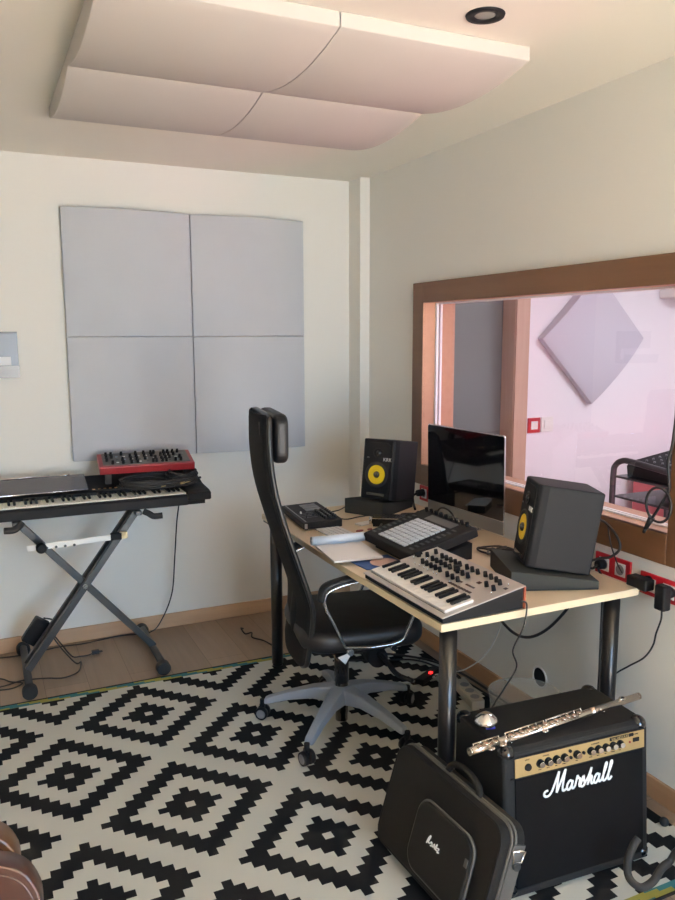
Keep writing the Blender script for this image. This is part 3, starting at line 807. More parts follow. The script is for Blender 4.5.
# red synth module
def nord():
    M = local_m((.738, 3.815, .932, -.072, .215))
    t = thing('synth_module', 'red tabletop synth module with rows of black knobs on top of the stage keyboard', 'synth module')
    W, D, H = .460, .190, .038
    bm = BM(); box(bm, (0, D/2, H/2), (W, D, H)); obj('case', bm, RED, t, M=M, bev=.004)
    bm = BM(); box(bm, (0, D/2+.006, H+.001), (W-.04, D-.03, .003)); obj('control_panel', bm, PANGR, t, M=M, label='dark grey panel face')
    for (x, y) in ((-.19, .02), (.19, .02), (-.19, .16), (.19, .16)):
        bm = BM(); box(bm, (x, y, -.026), (.03, .03, .053)); obj('foot', bm, RUB, t, M=M)
    random.seed(3)
    cols = [-.19, -.165, -.115, -.075, -.045, -.005, .03, .045, .075, .095, .115, .14, .165]
    for i, x in enumerate(cols):
        for j, y in enumerate((.035, .075, .115, .15)):
            if (i*7+j*3) % 5 == 0: continue
            bm = BM(); cyl(bm, (x, y, H+.001), (x, y, H+.021), .0075, .006, 12); obj('knob', bm, BLKM, t, M=M)
    for i in range(9):
        for j in range(3):
            bm = BM(); box(bm, (-.14+.036*i, .050+.038*j, H+.003), (.012, .007, .004)); obj('button', bm, [WPL, GREYMET, BASEG][(i+j) % 3], t, M=M)
    for (x, w_) in ((-.075, .05), (.155, .08)):
        bm = BM(); box(bm, (x, .13, H+.003), (w_, .02, .001)); obj('display', bm, DGLASS, t, M=M)
nord()
# coil of cables on keyboard
random.seed(11)
def coil(cx, cy, z, rx, ry, turns, r, jit=.008, rise=.03):
    pts = []
    for k in range(int(turns*12)):
        a = 2*PI*k/12
        pts.append((cx+(rx+random.uniform(-jit, jit))*math.cos(a), cy+(ry+random.uniform(-jit, jit)*.7)*math.sin(a), z+rise*k/(turns*12)+random.uniform(-.002, .002)+(cy and .28*ry*math.sin(a))))
    return pts
bm = BM(); tube(bm, coil(.760, 3.790, .872, .16, .050, 8, .0035, .018, .042), .0045, 6, n=4)
tube(bm, [(.92, 3.80, .885), (.95, 3.78, .884), (.975, 3.79, .888)], .004)
cyl(bm, (.975, 3.79, .888), (.995, 3.795, .889), .006)
tube(bm, [(.50, 3.80, .868), (.56, 3.77, .868), (.62, 3.785, .868), (.70, 3.765, .868)], .004)
tag(obj('cable_coil', bm, CABLE), 'tangled black cable coil on the keyboard in front of the red module', 'cable')
bm = BM(); tube(bm, coil(.900, 3.795, .876, .068, .05, 8, .0035, .014, .060), .0045, 6, n=4)
tag(obj('cable_coil', bm, CABLE), 'bunched black cable coil at the right end of the keyboard', 'cable')
for (x, y, z, l_) in ((.805, 3.745, .872, 'brass jack plug lying in front of the red module'), (.90, 3.745, .878, 'brass jack plug on the cable bunch at the keyboard end')):
    bm = BM(); cyl(bm, (-.022, 0, 0), (.0, 0, 0), .0058); cyl(bm, (0, 0, 0), (.03, 0, .003), .003, .0025); tag(obj('jack_plug', bm, GOLD, loc=(x, y, z), rot=(0, 0, .15)), l_, 'plug', 'jack plugs on the keyboard')

# cord from keyboard to floor, adapter and floor cables
cable('thin black cord hanging from the keyboard down the back wall to the floor', [(.925, 3.95, .785), (.922, 3.99, .70), (.918, 4.03, .60), (.905, 4.05, .40), (.885, 4.05, .22), (.83, 4.06, .08), (.76, 4.06, .012), (.6, 4.09, .008), (.42, 4.06, .008), (.30, 4.07, .008), (.1, 4.04, .008), (-.15, 4.08, .008)], .0035)
t = thing('power_adapter', 'black power adapter strapped to the lower left leg of the keyboard stand', 'power adapter', (.178, 3.87, .185), 0)
bm = BM(); box(bm, (0, 0, 0), (.075, .045, .13), M=Matrix.Rotation(.62, 4, 'Y')); obj('body', bm, BLK, t, bev=.006)
bm = BM(); tube(bm, [(.04, 0, .06), (.08, -.02, .05), (.09, -.03, .02)], .004); obj('lead', bm, CABLE, t)
cable('black lead looping on the wood floor beside the stand foot', [(.255, 3.84, .15), (.29, 3.83, .09), (.35, 3.82, .01), (.375, 3.83, .006), (.35, 3.72, .006), (.28, 3.68, .006), (.2, 3.71, .006), (.10, 3.73, .006), (.0, 3.70, .006), (-.15, 3.72, .006)], .0035)
cable('black lead with a loose mains plug on the wood floor under the keyboard', [(.262, 3.86, .15), (.29, 3.88, .10), (.34, 3.89, .02), (.38, 3.90, .007), (.42, 3.90, .007), (.44, 3.905, .009)], .0035,
      extra=lambda bm: (box(bm, (.455, 3.908, .014), (.035, .02, .018)), cyl(bm, (.47, 3.905, .012), (.49, 3.905, .012), .002), cyl(bm, (.47, 3.916, .012), (.49, 3.916, .012), .002)))
cable('black cable on the wood floor left of the stand foot', [(-.15, 3.86, .006), (.0, 3.80, .006), (.05, 3.74, .006), (.1, 3.70, .006), (.04, 3.66, .006), (-.1, 3.70, .006)], .0035)
cable('small dark cable loop on the floor beside the far desk leg', [(1.235, 3.90, .01), (1.21, 3.86, .03), (1.22, 3.82, .012), (1.25, 3.80, .02), (1.24, 3.76, .01), (1.28, 3.70, .008), (1.30, 3.62, .009)], .004)

# tray on the back wall
t = thing('wall_tray', 'clear plastic document tray fixed to the back wall at the left edge', 'tray', (0, 0, 0))
bm = BM(); prism(bm, [(4.128, 1.40), (4.128, 1.612), (4.121, 1.612), (4.118, 1.43), (4.05, 1.42), (4.045, 1.46), (4.04, 1.46), (4.045, 1.40)], -.13, .19, 'yz'); obj('holder', bm, CLEARW, t, bev=.002)
bm = BM(); box2(bm, (-.10, 4.085, 1.425), (.155, 4.115, 1.50)); obj('papers', bm, WPL, t)
bm = BM(); box2(bm, (-.13, 4.118, 1.612), (.19, 4.129, 1.620)); obj('top_rail', bm, WHEELG, t)

# ------------------------------------------------------------------ guitar amplifier
def amp():
    t = thing('guitar_amplifier', 'black combo guitar amplifier with gold control panel standing under the near desk end', 'amplifier', (1.520, 1.585, RZ), -.058); t.scale = (1, 1, .945)
    W = .515
    prof = [(.0, .012), (.034, .452), (.052, .462), (.285, .462), (.30, .44), (.30, .012)]
    bm = BM(); prism(bm, prof, -W/2, W/2, 'yz'); obj('cabinet', bm, TOLEX, t, bev=.012, seg=3)
    th = math.atan2(.034, .44)
    T = Matrix.Translation((0, -.0015, .012)) @ Matrix.Rotation(-th, 4, 'X')   # local z up the face, y into the cabinet
    bm = BM(); box(bm, (.005, .0, .19), (W-.06, .006, .345)); obj('grille', bm, GRILL, t, M=T, bev=.002)
    bm = BM(); box(bm, (0, -.001, .012), (W-.02, .008, .022)); obj('bottom_rail', bm, TOLEX, t, M=T, bev=.003)
    bm = BM(); box(bm, (.008, -.001, .396), (W-.055, .004, .062)); obj('control_panel', bm, GOLD, t, M=T, bev=.001, label='gold metal control panel')
    bm = BM(); box(bm, (.0, -.0015, .366), (W-.04, .004, .004)); box(bm, (.0, -.0015, .4285), (W-.04, .004, .004)); obj('piping', bm, BLK, t, M=T)
    for x in (-.140, -.112, -.084, -.056, -.012, .038, .065, .092, .119, .145):
        bm = BM(); cyl(bm, (x, -.003, .398), (x, -.008, .398), .0125, .0125, 18); cyl(bm, (x, -.008, .398), (x, -.016, .398), .0105, .009, 18); kk = obj('knob', bm, BLK, t, M=T)
        bm = BM(); cyl(bm, (x, -.016, .398), (x, -.0185, .398), .0092, .008, 18); obj('knob_cap', bm, CHROME, kk, M=T, label='silver knob face')
    bm = BM(); cyl(bm, (-.180, -.003, .394), (-.180, -.008, .394), .0115, .010, 16); obj('input_jack', bm, BLKM, t, M=T)
    for (x, z) in ((-.036, .414), (-.034, .393), (.012, .398)):
        bm = BM(); cyl(bm, (x, -.003, z), (x, -.008, z), .0048, seg=10); obj('push_button', bm, BLK, t, M=T)
    bm = BM(); box(bm, (.205, -.004, .400), (.022, .004, .012)); obj('power_switch', bm, BLK, t, M=T)
    bm = BM(); sph(bm, (.182, -.004, .396), .0035, u=8, v=6); obj('power_light', bm, RED, t, M=T)
    bm = BM(); box(bm, (.152, -.0035, .4185), (.088, .002, .010)); pl = obj('name_plate', bm, BLKM, t, M=T)
    R = Matrix.Rotation(PI/2, 4, 'X')
    bm = text_bm('VALVESTATE', .0115); obj('name_lettering', bm, GOLD, pl, M=T @ Matrix.Translation((.113, -.0050, .4145)) @ R)
    for (s, x) in (('INPUT', -.19), ('NORMAL', -.13), ('OVERDRIVE', .04), ('POWER', .195)):
        bm = text_bm(s, .0055); obj('panel_lettering', bm, BLKM, t, M=T @ Matrix.Translation((x, -.0034, .4155)) @ R)
    for i, x in enumerate((-.140, -.112, -.084, -.056, -.012, .038, .065, .092, .119, .145)):
        bm = text_bm(['GAIN', 'BASS', 'MID', 'TREBLE', 'VOL', 'GAIN', 'BASS', 'MID', 'TREBLE', 'VOL'][i], .0045, align='CENTER'); obj('panel_lettering', bm, BLKM, t, M=T @ Matrix.Translation((x, -.0034, .3765)) @ R)
    # script logo
    TL = T @ Matrix.Translation((.006, 0, .012))
    S = [[(42, 38), (20, 32), (10, 10), (28, -8), (60, 4), (90, 60), (122, 140), (134, 168)], [(134, 168), (120, 80), (112, 4)], [(112, 4), (150, 90), (188, 174)], [(188, 174), (168, 80), (160, 18), (172, 4), (190, 16)],
         [(242, 62), (222, 72), (200, 44), (198, 12), (214, 2), (234, 30), (246, 70)], [(246, 70), (236, 22), (246, 4), (262, 18)],
         [(262, 18), (282, 84), (286, 98)], [(286, 98), (296, 74), (306, 66), (298, 20), (304, 4)], [(304, 6), (336, 84), (338, 54), (344, 20), (326, 0), (308, 8)],
         [(344, 20), (376, 70), (404, 136)], [(404, 136), (384, 60), (368, 2)], [(368, 4), (392, 62), (406, 60), (398, 20), (406, 4), (420, 14)],
         [(468, 62), (448, 72), (428, 44), (424, 12), (440, 2), (460, 30), (472, 70)], [(472, 70), (462, 22), (472, 4), (488, 18)],
         [(488, 18), (520, 90), (536, 136), (526, 138), (506, 66), (500, 12), (512, 2), (530, 18)], [(530, 18), (564, 92), (580, 140), (570, 142), (550, 66), (544, 12), (556, 2), (576, 24)]]
    k = .245/575
    bm = BM()
    for s_ in S:
        tube(bm, [(-.140+x*k, -.007, .282+y*k*.92) for x, y in s_], .0038, 8, n=5, flat=(1, .5, 1))
    obj('logo', bm, WLOGO, t, M=TL, label='white script Marshall logo')
    # corners
    for sx in (-1, 1):
        for (y, z) in ((.050, .452), (.285, .450), (.012, .022), (.29, .022)):
            bm = BM(); sph(bm, (sx*(W/2-.022), y+(.006 if y < .1 else -.006), z-(.006 if z > .1 else -.006)), .030, (.85, .9, .85), 14, 10)
            o = obj('corner_cap', bm, BLKG, t, label='glossy black corner protector')
    for sx in (-.2, .2):
        for y in (.04, .27):
            bm = BM(); cyl(bm, (sx, y, 0), (sx, y, .014), .018); obj('foot', bm, RUB, t)
amp()
AZ = RZ+.462*.945

# flute on the amplifier
def flute():
    A = Vector((1.165, 1.655, AZ+.018)); B = Vector((1.838, 1.700, AZ+.022))
    d = (B-A); L = d.length
    M = Matrix.Translation(A) @ d.to_track_quat('X', 'Z').to_matrix().to_4x4()
    t = thing('flute', 'silver concert flute with open copper-coloured key cups lying across the amplifier top', 'flute', (0, 0, 0))
    bm = BM(); cyl(bm, (0, 0, 0), (.10, 0, 0), .0108, seg=20); cyl(bm, (.10, 0, 0), (L, 0, 0), .0108, seg=20)
    obj('tube', bm, SILV, t, M=M)
    for x, r, l_ in ((.0, .0112, .006), (.115, .0118, .02), (.46, .0116, .035), (.495, .0112, .004), (L-.008, .0108, .008)):
        bm = BM(); cyl(bm, (x, 0, 0), (x+l_, 0, 0), r, seg=20); obj('joint_ring', bm, SILV, t, M=M)
    bm = BM(); prism(bm, [(.013*math.cos(a), .010*math.sin(a)) for a in [2*PI*k/20 for k in range(20)]], .0085, .0125, 'xy'); lp = obj('lip_plate', bm, SILV, t, M=M @ Matrix.Translation((L-.075, 0, 0)), bev=.001)
    bm = BM(); cyl(bm, (L-.075, 0, .0125), (L-.075, 0, .013), .0055, seg=14); obj('embouchure_hole', bm, BLKM, lp, M=M)
    for i, x in enumerate((.03, .055, .085, .145, .165, .185, .208, .230, .252, .275, .297, .320, .345, .365, .385, .410)):
        r = .0085 if i > 2 else .0095
        yo = -.004 if i % 2 else -.008
        bm = BM(); lathe(bm, [(r*.5, .0135), (r*.95, .0150), (r, .0125), (r*.9, .0105)], (x, yo, 0), 16); kc = obj('key_cup', bm, SILV, t, M=M)
        bm = BM(); cyl(bm, (x, yo, .0105), (x, yo, .0130), r*.85, seg=14); obj('pad', bm, SILVP, kc, M=M)
    for (a, b, y, z) in ((.02, .11, .010, .012), (.135, .28, .011, .013), (.29, .43, .011, .013), (.13, .24, -.012, .008), (.26, .40, -.013, .007)):
        bm = BM(); cyl(bm, (a, y, z), (b, y, z), .0022, seg=8)
        n = int((b-a)/.03)+1
        for k in range(n+1):
            x = a+(b-a)*k/n; cyl(bm, (x, y*.5, z*.5), (x, y, z+.002), .0018, seg=6)
        obj('key_rod', bm, SILV, t, M=M)
    for (x, y, z) in ((.255, -.026, .006), (.06, -.022, .004), (.10, -.024, .006)):
        bm = BM(); sph(bm, (x, y, z), .010, (1.2, .8, .3), 12, 8); cyl(bm, (x, y*.4, .010), (x, y, z), .0018, seg=6); obj('lever', bm, SILV, t, M=M)
    # rest feet: it rests on its keys
    bm = BM(); cyl(bm, (.30, 0, -.009), (.30, .004, -.0175), .003, seg=8); cyl(bm, (.52, 0, -.009), (.52, 0, -.0185), .003, seg=8); cyl(bm, (.15, 0, -.009), (.15, 0, -.0175), .003, seg=8); obj('key_post', bm, SILV, t, M=M)
flute()
# chrome object
t = thing('metal_shaker', 'small polished metal egg with a blue label on the back left of the amplifier top', 'shaker', (1.312, 1.782, AZ), -.3)
bm = BM(); lathe(bm, [(0, 0), (.018, .001), (.034, .010), (.037, .017), (.032, .026), (.018, .038), (.010, .043), (0, .045)], seg=28); obj('body', bm, CHROME, t)
bm = BM(); box(bm, (.004, -.028, .010), (.028, .010, .008)); obj('blue_label', bm, BLULAB, t, bev=.002)

# ------------------------------------------------------------------ instrument bag
def bag():
    P = (1.059, 1.736, RZ+.026, -1.521, -.307)
    M = local_m(P); W, D, H = .513, .085, .315
    t = thing('instrument_bag', 'black padded instrument bag with zipped pocket leaning against the amplifier', 'bag')
    bm = BM(); prism(bm, rrect(W, H, .045, 6, 0, H/2), 0, D, 'xz'); obj('shell', bm, FABR, t, M=M, bev=.012, seg=3)
    for y in (.030, .044):
        bm = BM(); tube(bm, [(x, y, z) for x, z in rrect(W+.003, H+.003, .045, 6, 0, H/2)], .0042, 6, smooth=False, closed=True); obj('zip', bm, ZIP, t, M=M, label='grey zip running round the edge')
    bm = BM(); tube(bm, [(x, .003, z) for x, z in rrect(W-.012, H-.012, .045, 6, 0, H/2)], .004, 6, smooth=False, closed=True); obj('piping', bm, BLK, t, M=M)
    bm = BM(); prism(bm, rrect(.255, .20, .05, 6, .06, .135), -.024, .002, 'xz'); pk = obj('front_pocket', bm, FABR, t, M=M, bev=.008, seg=3)
    bm = BM(); tube(bm, [(x, -.014, z) for x, z in rrect(.259, .204, .05, 6, .06, .135)], .004, 6, smooth=False, closed=True); obj('zip', bm, ZIP, pk, M=M, label='grey pocket zip')
    bm = BM(); box(bm, (.175, -.022, .175), (.012, .008, .022)); obj('zip_pull', bm, ZIP, pk, M=M)
    bm = BM(); L_ = [[(0, 0), (4, 20), (10, 28), (6, 6), (14, 8)], [(12, 6), (18, 14), (22, 6), (16, 2), (24, 6)], [(26, 4), (30, 16), (32, 6)], [(34, 4), (40, 22), (38, 6), (44, 6)], [(42, 12), (50, 14), (46, 2), (52, 4)]]
    for s in L_: tube(bm, [(.010+x*.0011, -.0255, .135+y*.0009) for x, y in s], .0021, 6, n=4, flat=(1, 1, 1))
    obj('logo', bm, WLOGO, pk, M=M, label='small white script mark')
    bm = BM(); tube(bm, [(-.055, .042, H-.002), (-.045, .042, H+.024), (-.01, .042, H+.038), (.04, .042, H+.036), (.08, .042, H+.022), (.095, .042, H-.002)], .009, 8, flat=(1.2, 1.2, 1)); obj('handle', bm, FABR, t, M=M)
    # shoulder-strap loop at the near end
    bm = BM(); box(bm, (W/2+.004, .055, .20), (.006, .042, .15)); obj('side_strap', bm, ZIP, t, M=M, label='grey webbing tab')
    bm = BM(); tube(bm, [(W/2+.010, .035, .262), (W/2+.016, .055, .266), (W/2+.010, .077, .262), (W/2+.012, .070, .232), (W/2+.012, .042, .232)], .0032, 6, smooth=False, closed=True); obj('d_ring', bm, CHROME, t, M=M)
    bm = BM(); cyl(bm, (W/2+.006, .056, .222), (W/2+.018, .056, .222), .011, seg=14); obj('swivel', bm, GREYMET, t, M=M)
bag()

# ------------------------------------------------------------------ waste bin behind the amp
t = thing('waste_bin', 'clear plastic bin standing behind the amplifier by the wall', 'bin', (1.735, 2.13, RZ))
bm = BM(); lathe(bm, [(.0, .004), (.10, .004), (.125, .30), (.132, .302), (.132, .297), (.127, .294), (.102, .0), (0, 0)], seg=40); obj('bucket', bm, CLEAR, t)
bm = BM(); lathe(bm, [(0, .006), (.098, .006), (.108, .15), (0, .16)], seg=30); obj('liner', bm, plastic_clear('liner', (.3, .32, .33), .5), t, label='crumpled clear liner')

# power strip, LED
t = thing('power_strip', 'pale beige power strip on the rug beneath the desk', 'power strip', (1.885, 2.70, RZ), 1.35)
bm = BM(); box(bm, (0, 0, .022), (.24, .06, .040)); obj('body', bm, mat('beige_plastic', (.42, .39, .33), .5), t, bev=.005)
for k in range(3):
    bm = BM(); cyl(bm, (-.08+.06*k, 0, .042), (-.08+.06*k, 0, .0435), .02, seg=18); obj('socket', bm, WHEELG, t)
bm = BM(); box(bm, (.105, 0, .044), (.012, .015, .005)); obj('switch', bm, BLK, t)
t = thing('power_strip', 'black power strip with a glowing red switch on the rug by the chair', 'power strip', (1.83, 2.94, RZ), .5)
bm = BM(); box(bm, (0, 0, .014), (.18, .045, .026)); obj('body', bm, BLK, t, bev=.005)
bm = BM(); box(bm, (.0, -.01, .030), (.016, .014, .008)); obj('switch', bm, LEDR, t, label='glowing red switch')
cable('white cable curving over the rug from under the chair', [(1.40, 3.07, .03), (1.45, 3.03, .014), (1.55, 2.97, .012), (1.68, 2.94, .012), (1.78, 2.93, .012), (1.85, 2.92, .02)], .0045, CABLEW)
cable('white cable hanging in an arc behind the near desk leg', [(2.02, 2.60, .55), (2.01, 2.62, .40), (1.98, 2.68, .22), (1.93, 2.78, .10), (1.87, 2.86, .06), (1.82, 2.87, .055)], .003, CABLEW)
cable('black cables running along the baseboard under the desk', [(1.45, 3.46, .012), (1.6, 3.36, .013), (1.78, 3.26, .013), (1.93, 3.10, .014), (1.99, 2.9, .014), (2.0, 2.65, .014), (1.99, 2.45, .014), (1.99, 2.30, .014)], .006)
cable('second black cable beside the baseboard under the desk', [(1.50, 3.30, .012), (1.72, 3.20, .013), (1.88, 3.12, .013), (1.95, 2.9, .013), (1.975, 2.6, .013), (1.96, 2.42, .013)], .005)

# ------------------------------------------------------------------ sockets and cables on the right wall
def sock(label, y0, n, z, h=.078, pitch=.079, mm=None, x=X1):
    t = thing('socket_plate', label, 'wall socket', (x, y0, z))
    w_ = pitch*n+.012
    bm = BM(); box(bm, (-.005, -w_/2, 0), (.009, w_, h)); obj('frame', bm, REDF, t, bev=.002, label='red surround')
    for k in range(n):
        y = -.006-pitch*(k+.5)
        bm = BM(); box(bm, (-.010, y, 0), (.004, .048, .048)); s = obj('socket', bm, WPL, t, bev=.001)
        bm = BM(); cyl(bm, (-.012, y, 0), (-.0125, y, 0), .019, seg=24); obj('recess', bm, WHEELG, s)
    return t
sock('red framed double wall socket beside the near studio monitor', 2.128, 2, .767)
sock('red framed double wall socket at the right edge holding the plug adapters', 1.912, 3, .752)
sock('red framed double wall socket behind the computer', 3.395, 2, .795)
def plugbox(label, c, s, rz=0, stalk=None):
    t = thing('plug_adapter', label, 'plug adapter', c, rz, 'plug adapters in the wall sockets')
    bm = BM(); box(bm, (0, 0, 0), s); obj('body', bm, BLK, t, bev=.006)
    bm = BM(); cyl(bm, (s[0]/2-.002, 0, stalk), (s[0]/2+.028, 0, stalk), .018, .018, 16); obj('plug_pin', bm, BLK, t)
plugbox('black plug adapter lying sideways in the wall socket near the desk corner', (2.000, 1.872, .765), (.045, .085, .04), 0, 0)
plugbox('black upright plug adapter at the right edge with cord hanging down', (2.000, 1.775, .742), (.035, .042, .085), 0, .012)
bm = BM(); cyl(bm, (2.045, 2.085, .767), (2.01, 2.085, .767), .019, .016, 18); tube(bm, [(2.01, 2.085, .767), (1.99, 2.09, .755), (1.985, 2.12, .762), (1.98, 2.15, .80)], .0045); tag(obj('mains_plug', bm, BLK), 'round black mains plug in the socket beside the near monitor', 'plug')
bm = BM(); cyl(bm, (2.045, 3.355, .80), (2.0, 3.35, .80), .02, .016, 16); tube(bm, [(2.0, 3.35, .80), (1.97, 3.34, .79), (1.95, 3.30, .76), (1.9, 3.2, .757)], .006); tag(obj('mains_plug', bm, BLK), 'black mains plug in the far socket behind the monitor', 'plug')
cable('black cable arching from the back of the near monitor to the socket', [(1.88, 2.08, .93), (1.95, 2.10, .945), (2.01, 2.07, .935), (2.015, 2.01, .90), (2.015, 1.985, .855), (2.01, 2.02, .815), (2.0, 2.06, .80), (1.985, 2.10, .78)], .0048)
cable('thin black cable dropping beside the arch to the adapter', [(2.015, 2.05, .93), (2.015, 2.03, .86), (2.01, 1.99, .80), (2.0, 1.955, .775)], .0025)
cable('thin black cord from the upright adapter down to the desk leg', [(2.0, 1.775, .70), (2.01, 1.785, .66), (2.025, 1.815, .60), (2.03, 1.83, .55), (2.035, 1.87, .49), (2.04, 1.94, .43), (2.03, 2.0, .37), (2.0, 2.02, .29), (1.95, 2.01, .18), (1.93, 2.0, .02)], .003)
cable('black cable falling behind the desk beside the leg', [(1.99, 2.06, .765), (2.015, 2.06, .70), (2.0, 2.04, .5), (1.99, 2.03, .3), (1.985, 2.04, .1), (1.97, 2.08, .02)], .0045)
cable('thick black cable sagging between the desk underside and the wall', [(1.93, 2.62, .70), (1.95, 2.60, .45), (1.95, 2.52, .385), (1.95, 2.40, .385), (1.955, 2.28, .46), (1.96, 2.16, .60), (1.96, 2.10, .72)], .006)
cable('thin black cord from the back of the silver synthesizer down behind the amplifier', [(1.485, 1.850, .785), (1.50, 1.845, .77), (1.49, 1.845, .70), (1.472, 1.87, .62), (1.488, 1.87, .56), (1.466, 1.90, .48), (1.44, 1.93, .40), (1.42, 1.94, .30), (1.40, 1.94, .10), (1.40, 1.94, .012)], .0028)
# wall hole
t = thing('wall_hole', 'round dark cable outlet in the wall below the window', 'cable outlet', (X1, 2.421, .186))
R90 = Matrix.Rotation(-PI/2, 4, 'Y')
bm = BM(); lathe(bm, [(.044, 0), (.048, .004), (.040, .005), (.039, .001)], seg=28, M=R90); obj('rim', bm, WPL, t)
bm = BM(); lathe(bm, [(0, .0012), (.040, .0012)], seg=28, M=R90); obj('opening', bm, BLKM, t)
# hanging coil on window
t = thing('hanging_cable', 'black cable coil with plug hanging on the near side of the window', 'cable')
bm = BM(); tube(bm, [(2.012, 1.775, 1.35), (2.014, 1.785, 1.25), (2.016, 1.80, 1.19), (2.016, 1.792, 1.13), (2.016, 1.79, 1.10), (2.016, 1.81, 1.06), (2.016, 1.84, 1.01), (2.012, 1.862, .975)], .0048); obj('lead', bm, CABLE, t)
bm = BM()
tube(bm, [(2.014, 1.827+.052*math.cos(a), 1.042+.058*math.sin(a)) for a in [2*PI*k/24 for k in range(24)]], .0045, 8, smooth=False, closed=True); obj('loop', bm, CABLE, t)
bm = BM(); cyl(bm, (2.012, 1.850, .995), (2.008, 1.868, .955), .011, .007, 12); cyl(bm, (2.008, 1.868, .955), (2.006, 1.876, .938), .006, .006, 10); obj('plug', bm, BLK, t)
# cable clutter on the desk
random.seed(5)
def clutter(cx, cy, rx, ry, n, z=ZD+.005):
    return [(cx+random.uniform(-rx, rx), cy+random.uniform(-ry, ry), z+random.uniform(0, .012)) for _ in range(n)]
cable('tangle of black cables on the desk below the screen and near monitor', clutter(1.80, 2.38, .07, .10, 16), .004, n=6)
cable('tangle of black cables behind the pad controller', clutter(1.82, 3.02, .05, .10, 14, ZD+.012), .005, n=6)
cable('black cable bridging from the drum machine to the far monitor', [(1.45, 3.12, .775), (1.50, 3.13, .764), (1.56, 3.11, .775), (1.60, 3.06, .785), (1.64, 3.04, .765)], .003)
cable('thin black cable running behind the drum machine along the desk', [(1.44, 3.30, .775), (1.49, 3.33, .757), (1.55, 3.34, .757), (1.62, 3.40, .757)], .003)
cable('black cable curling out of the pad controller toward the audio box', [(1.44, 2.73, .775), (1.45, 2.79, .762), (1.47, 2.84, .765), (1.52, 2.87, .775), (1.575, 2.94, .775)], .0045)
cable('black looped cable standing up above the back of the pad controller', [(1.72, 2.75, .80), (1.73, 2.72, .87), (1.73, 2.66, .885), (1.73, 2.60, .86), (1.75, 2.58, .78)], .004)

# ------------------------------------------------------------------ control room beyond the glass
M0 = Matrix.Translation((3.815, Y1, 1.572)) @ Matrix.Rotation(PI/2, 4, 'X') @ Matrix.Rotation(PI/4, 4, 'Z') @ Matrix.Translation((-.315, -.315, .001))
bm = BM(); bulged(bm, .63, .63, .05, .085)
tag(obj('acoustic_panel', bm, mat('lilac_fabric', (.55, .53, .60), .9), M=M0, bev=.003), 'pale lilac acoustic panel hung as a diamond beyond the window', 'acoustic panel')
def plate(label, x, z, red):
    t = thing('switch_plate', label, 'switch', (x, Y1, z), 0, 'switches in the control room')
    bm = BM(); box(bm, (0, -.005, 0), (.10, .01, .10)); obj('frame', bm, REDF if red else WPL, t, bev=.002)
    bm = BM(); box(bm, (0, -.012, 0), (.055, .006, .055)); k = obj('rocker', bm, WPL, t, bev=.002)
plate('red framed light switch beside the door beyond the window', 3.36, .998, True)
plate('white round socket plate right of the red framed switch beyond the window', 3.47, 1.0, False)
t = thing('air_conditioner', 'white wall unit at the top right beyond the window', 'air conditioner', (4.72, Y1, 1.93))
bm = BM(); box(bm, (0, -.09, .06), (.56, .18, .28)); obj('case', bm, WPL, t, bev=.01)
bm = BM(); box(bm, (-.02, -.182, -.0), (.42, .006, .025)); obj('vent_slot', bm, BLKM, t)
def rack():
    t = thing('equipment_rack', 'dark tubular rack trolley with shelves beyond the window', 'rack', (0, 0, 0))
    for x in (3.28, 3.72):
        bm = BM(); tube(bm, [(x, 3.31, 0), (x, 3.31, .5), (x, 3.31, .80), (x, 3.295, .86), (x, 3.25, .89), (x, 3.18, .895), (x, 2.9, .875), (x, 2.5, .85), (x, 2.42, .82), (x, 2.39, .76), (x, 2.39, .5), (x, 2.39, 0)], .017, 10); obj('side_frame', bm, GREYMET, t)
    for z in (.80, .685, .30):
        bm = BM(); box2(bm, (3.28, 2.40, z-.012), (3.72, 3.30, z)); obj('shelf', bm, GREYMET, t, bev=.002)
rack()
def mixer():
    t = thing('mixing_console', 'black mixing console with rows of knobs on the rack beyond the window', 'mixing console', (0, 0, 0))
    bm = BM(); prism(bm, [(3.31, .802), (3.30, .865), (3.33, .888), (3.80, .955), (3.80, .87), (3.66, .802)], 2.48, 3.235, 'xz')
    obj('body', bm, BLKM, t, bev=.004)
    th = math.atan2(.067, .47); T = Matrix.Translation((3.33, 0, .889)) @ Matrix.Rotation(-th, 4, 'Y')
    f = None
    for i in range(8):
        for j in range(12):
            if f is None: bm = BM(); cyl(bm, (0, 0, 0), (0, 0, .009), .007, .006, 8); f = obj('knob', bm, WHEELG, t); o = f
            else: o = copy_part(f, t)
            o.matrix_local = T @ Matrix.Translation((.04+.05*i, 2.55+.055*j, 0))
mixer()
bm = BM(); box2(bm, (4.20, 3.50, 0), (4.90, 4.05, .70)); tag(obj('storage_box', bm, NPINK, bev=.01), 'tall red cabinet box against the wall beyond the rack', 'box')

# ------------------------------------------------------------------ guitar stand bottom right
t = thing('guitar_stand', 'black tubular guitar stand with padded hook at the lower right beside the amplifier', 'guitar stand')
bm = BM(); tube(bm, [(1.640, 1.490, .165), (1.620, 1.487, .150), (1.590, 1.475, .125), (1.570, 1.455, .10), (1.565, 1.43, .09), (1.58, 1.41, .085), (1.62, 1.41, .092), (1.665, 1.425, .105), (1.70, 1.43, .11)], .011, 10); obj('padded_hook', bm, RUB, t)
bm = BM(); tube(bm, [(1.52, 1.15, RZ+.01), (1.60, 1.28, .045), (1.69, 1.38, .10), (1.75, 1.43, .16), (1.79, 1.45, .26)], .013, 10); obj('leg', bm, GREYMET, t)
bm = BM(); tube(bm, [(1.70, 1.43, .11), (1.78, 1.45, .12), (1.90, 1.42, .07), (1.98, 1.40, .02)], .010, 10); obj('leg', bm, GREYMET, t)
bm = BM(); cyl(bm, (1.80, 1.45, .1), (1.80, 1.45, .60), .012); obj('post', bm, GREYMET, t)
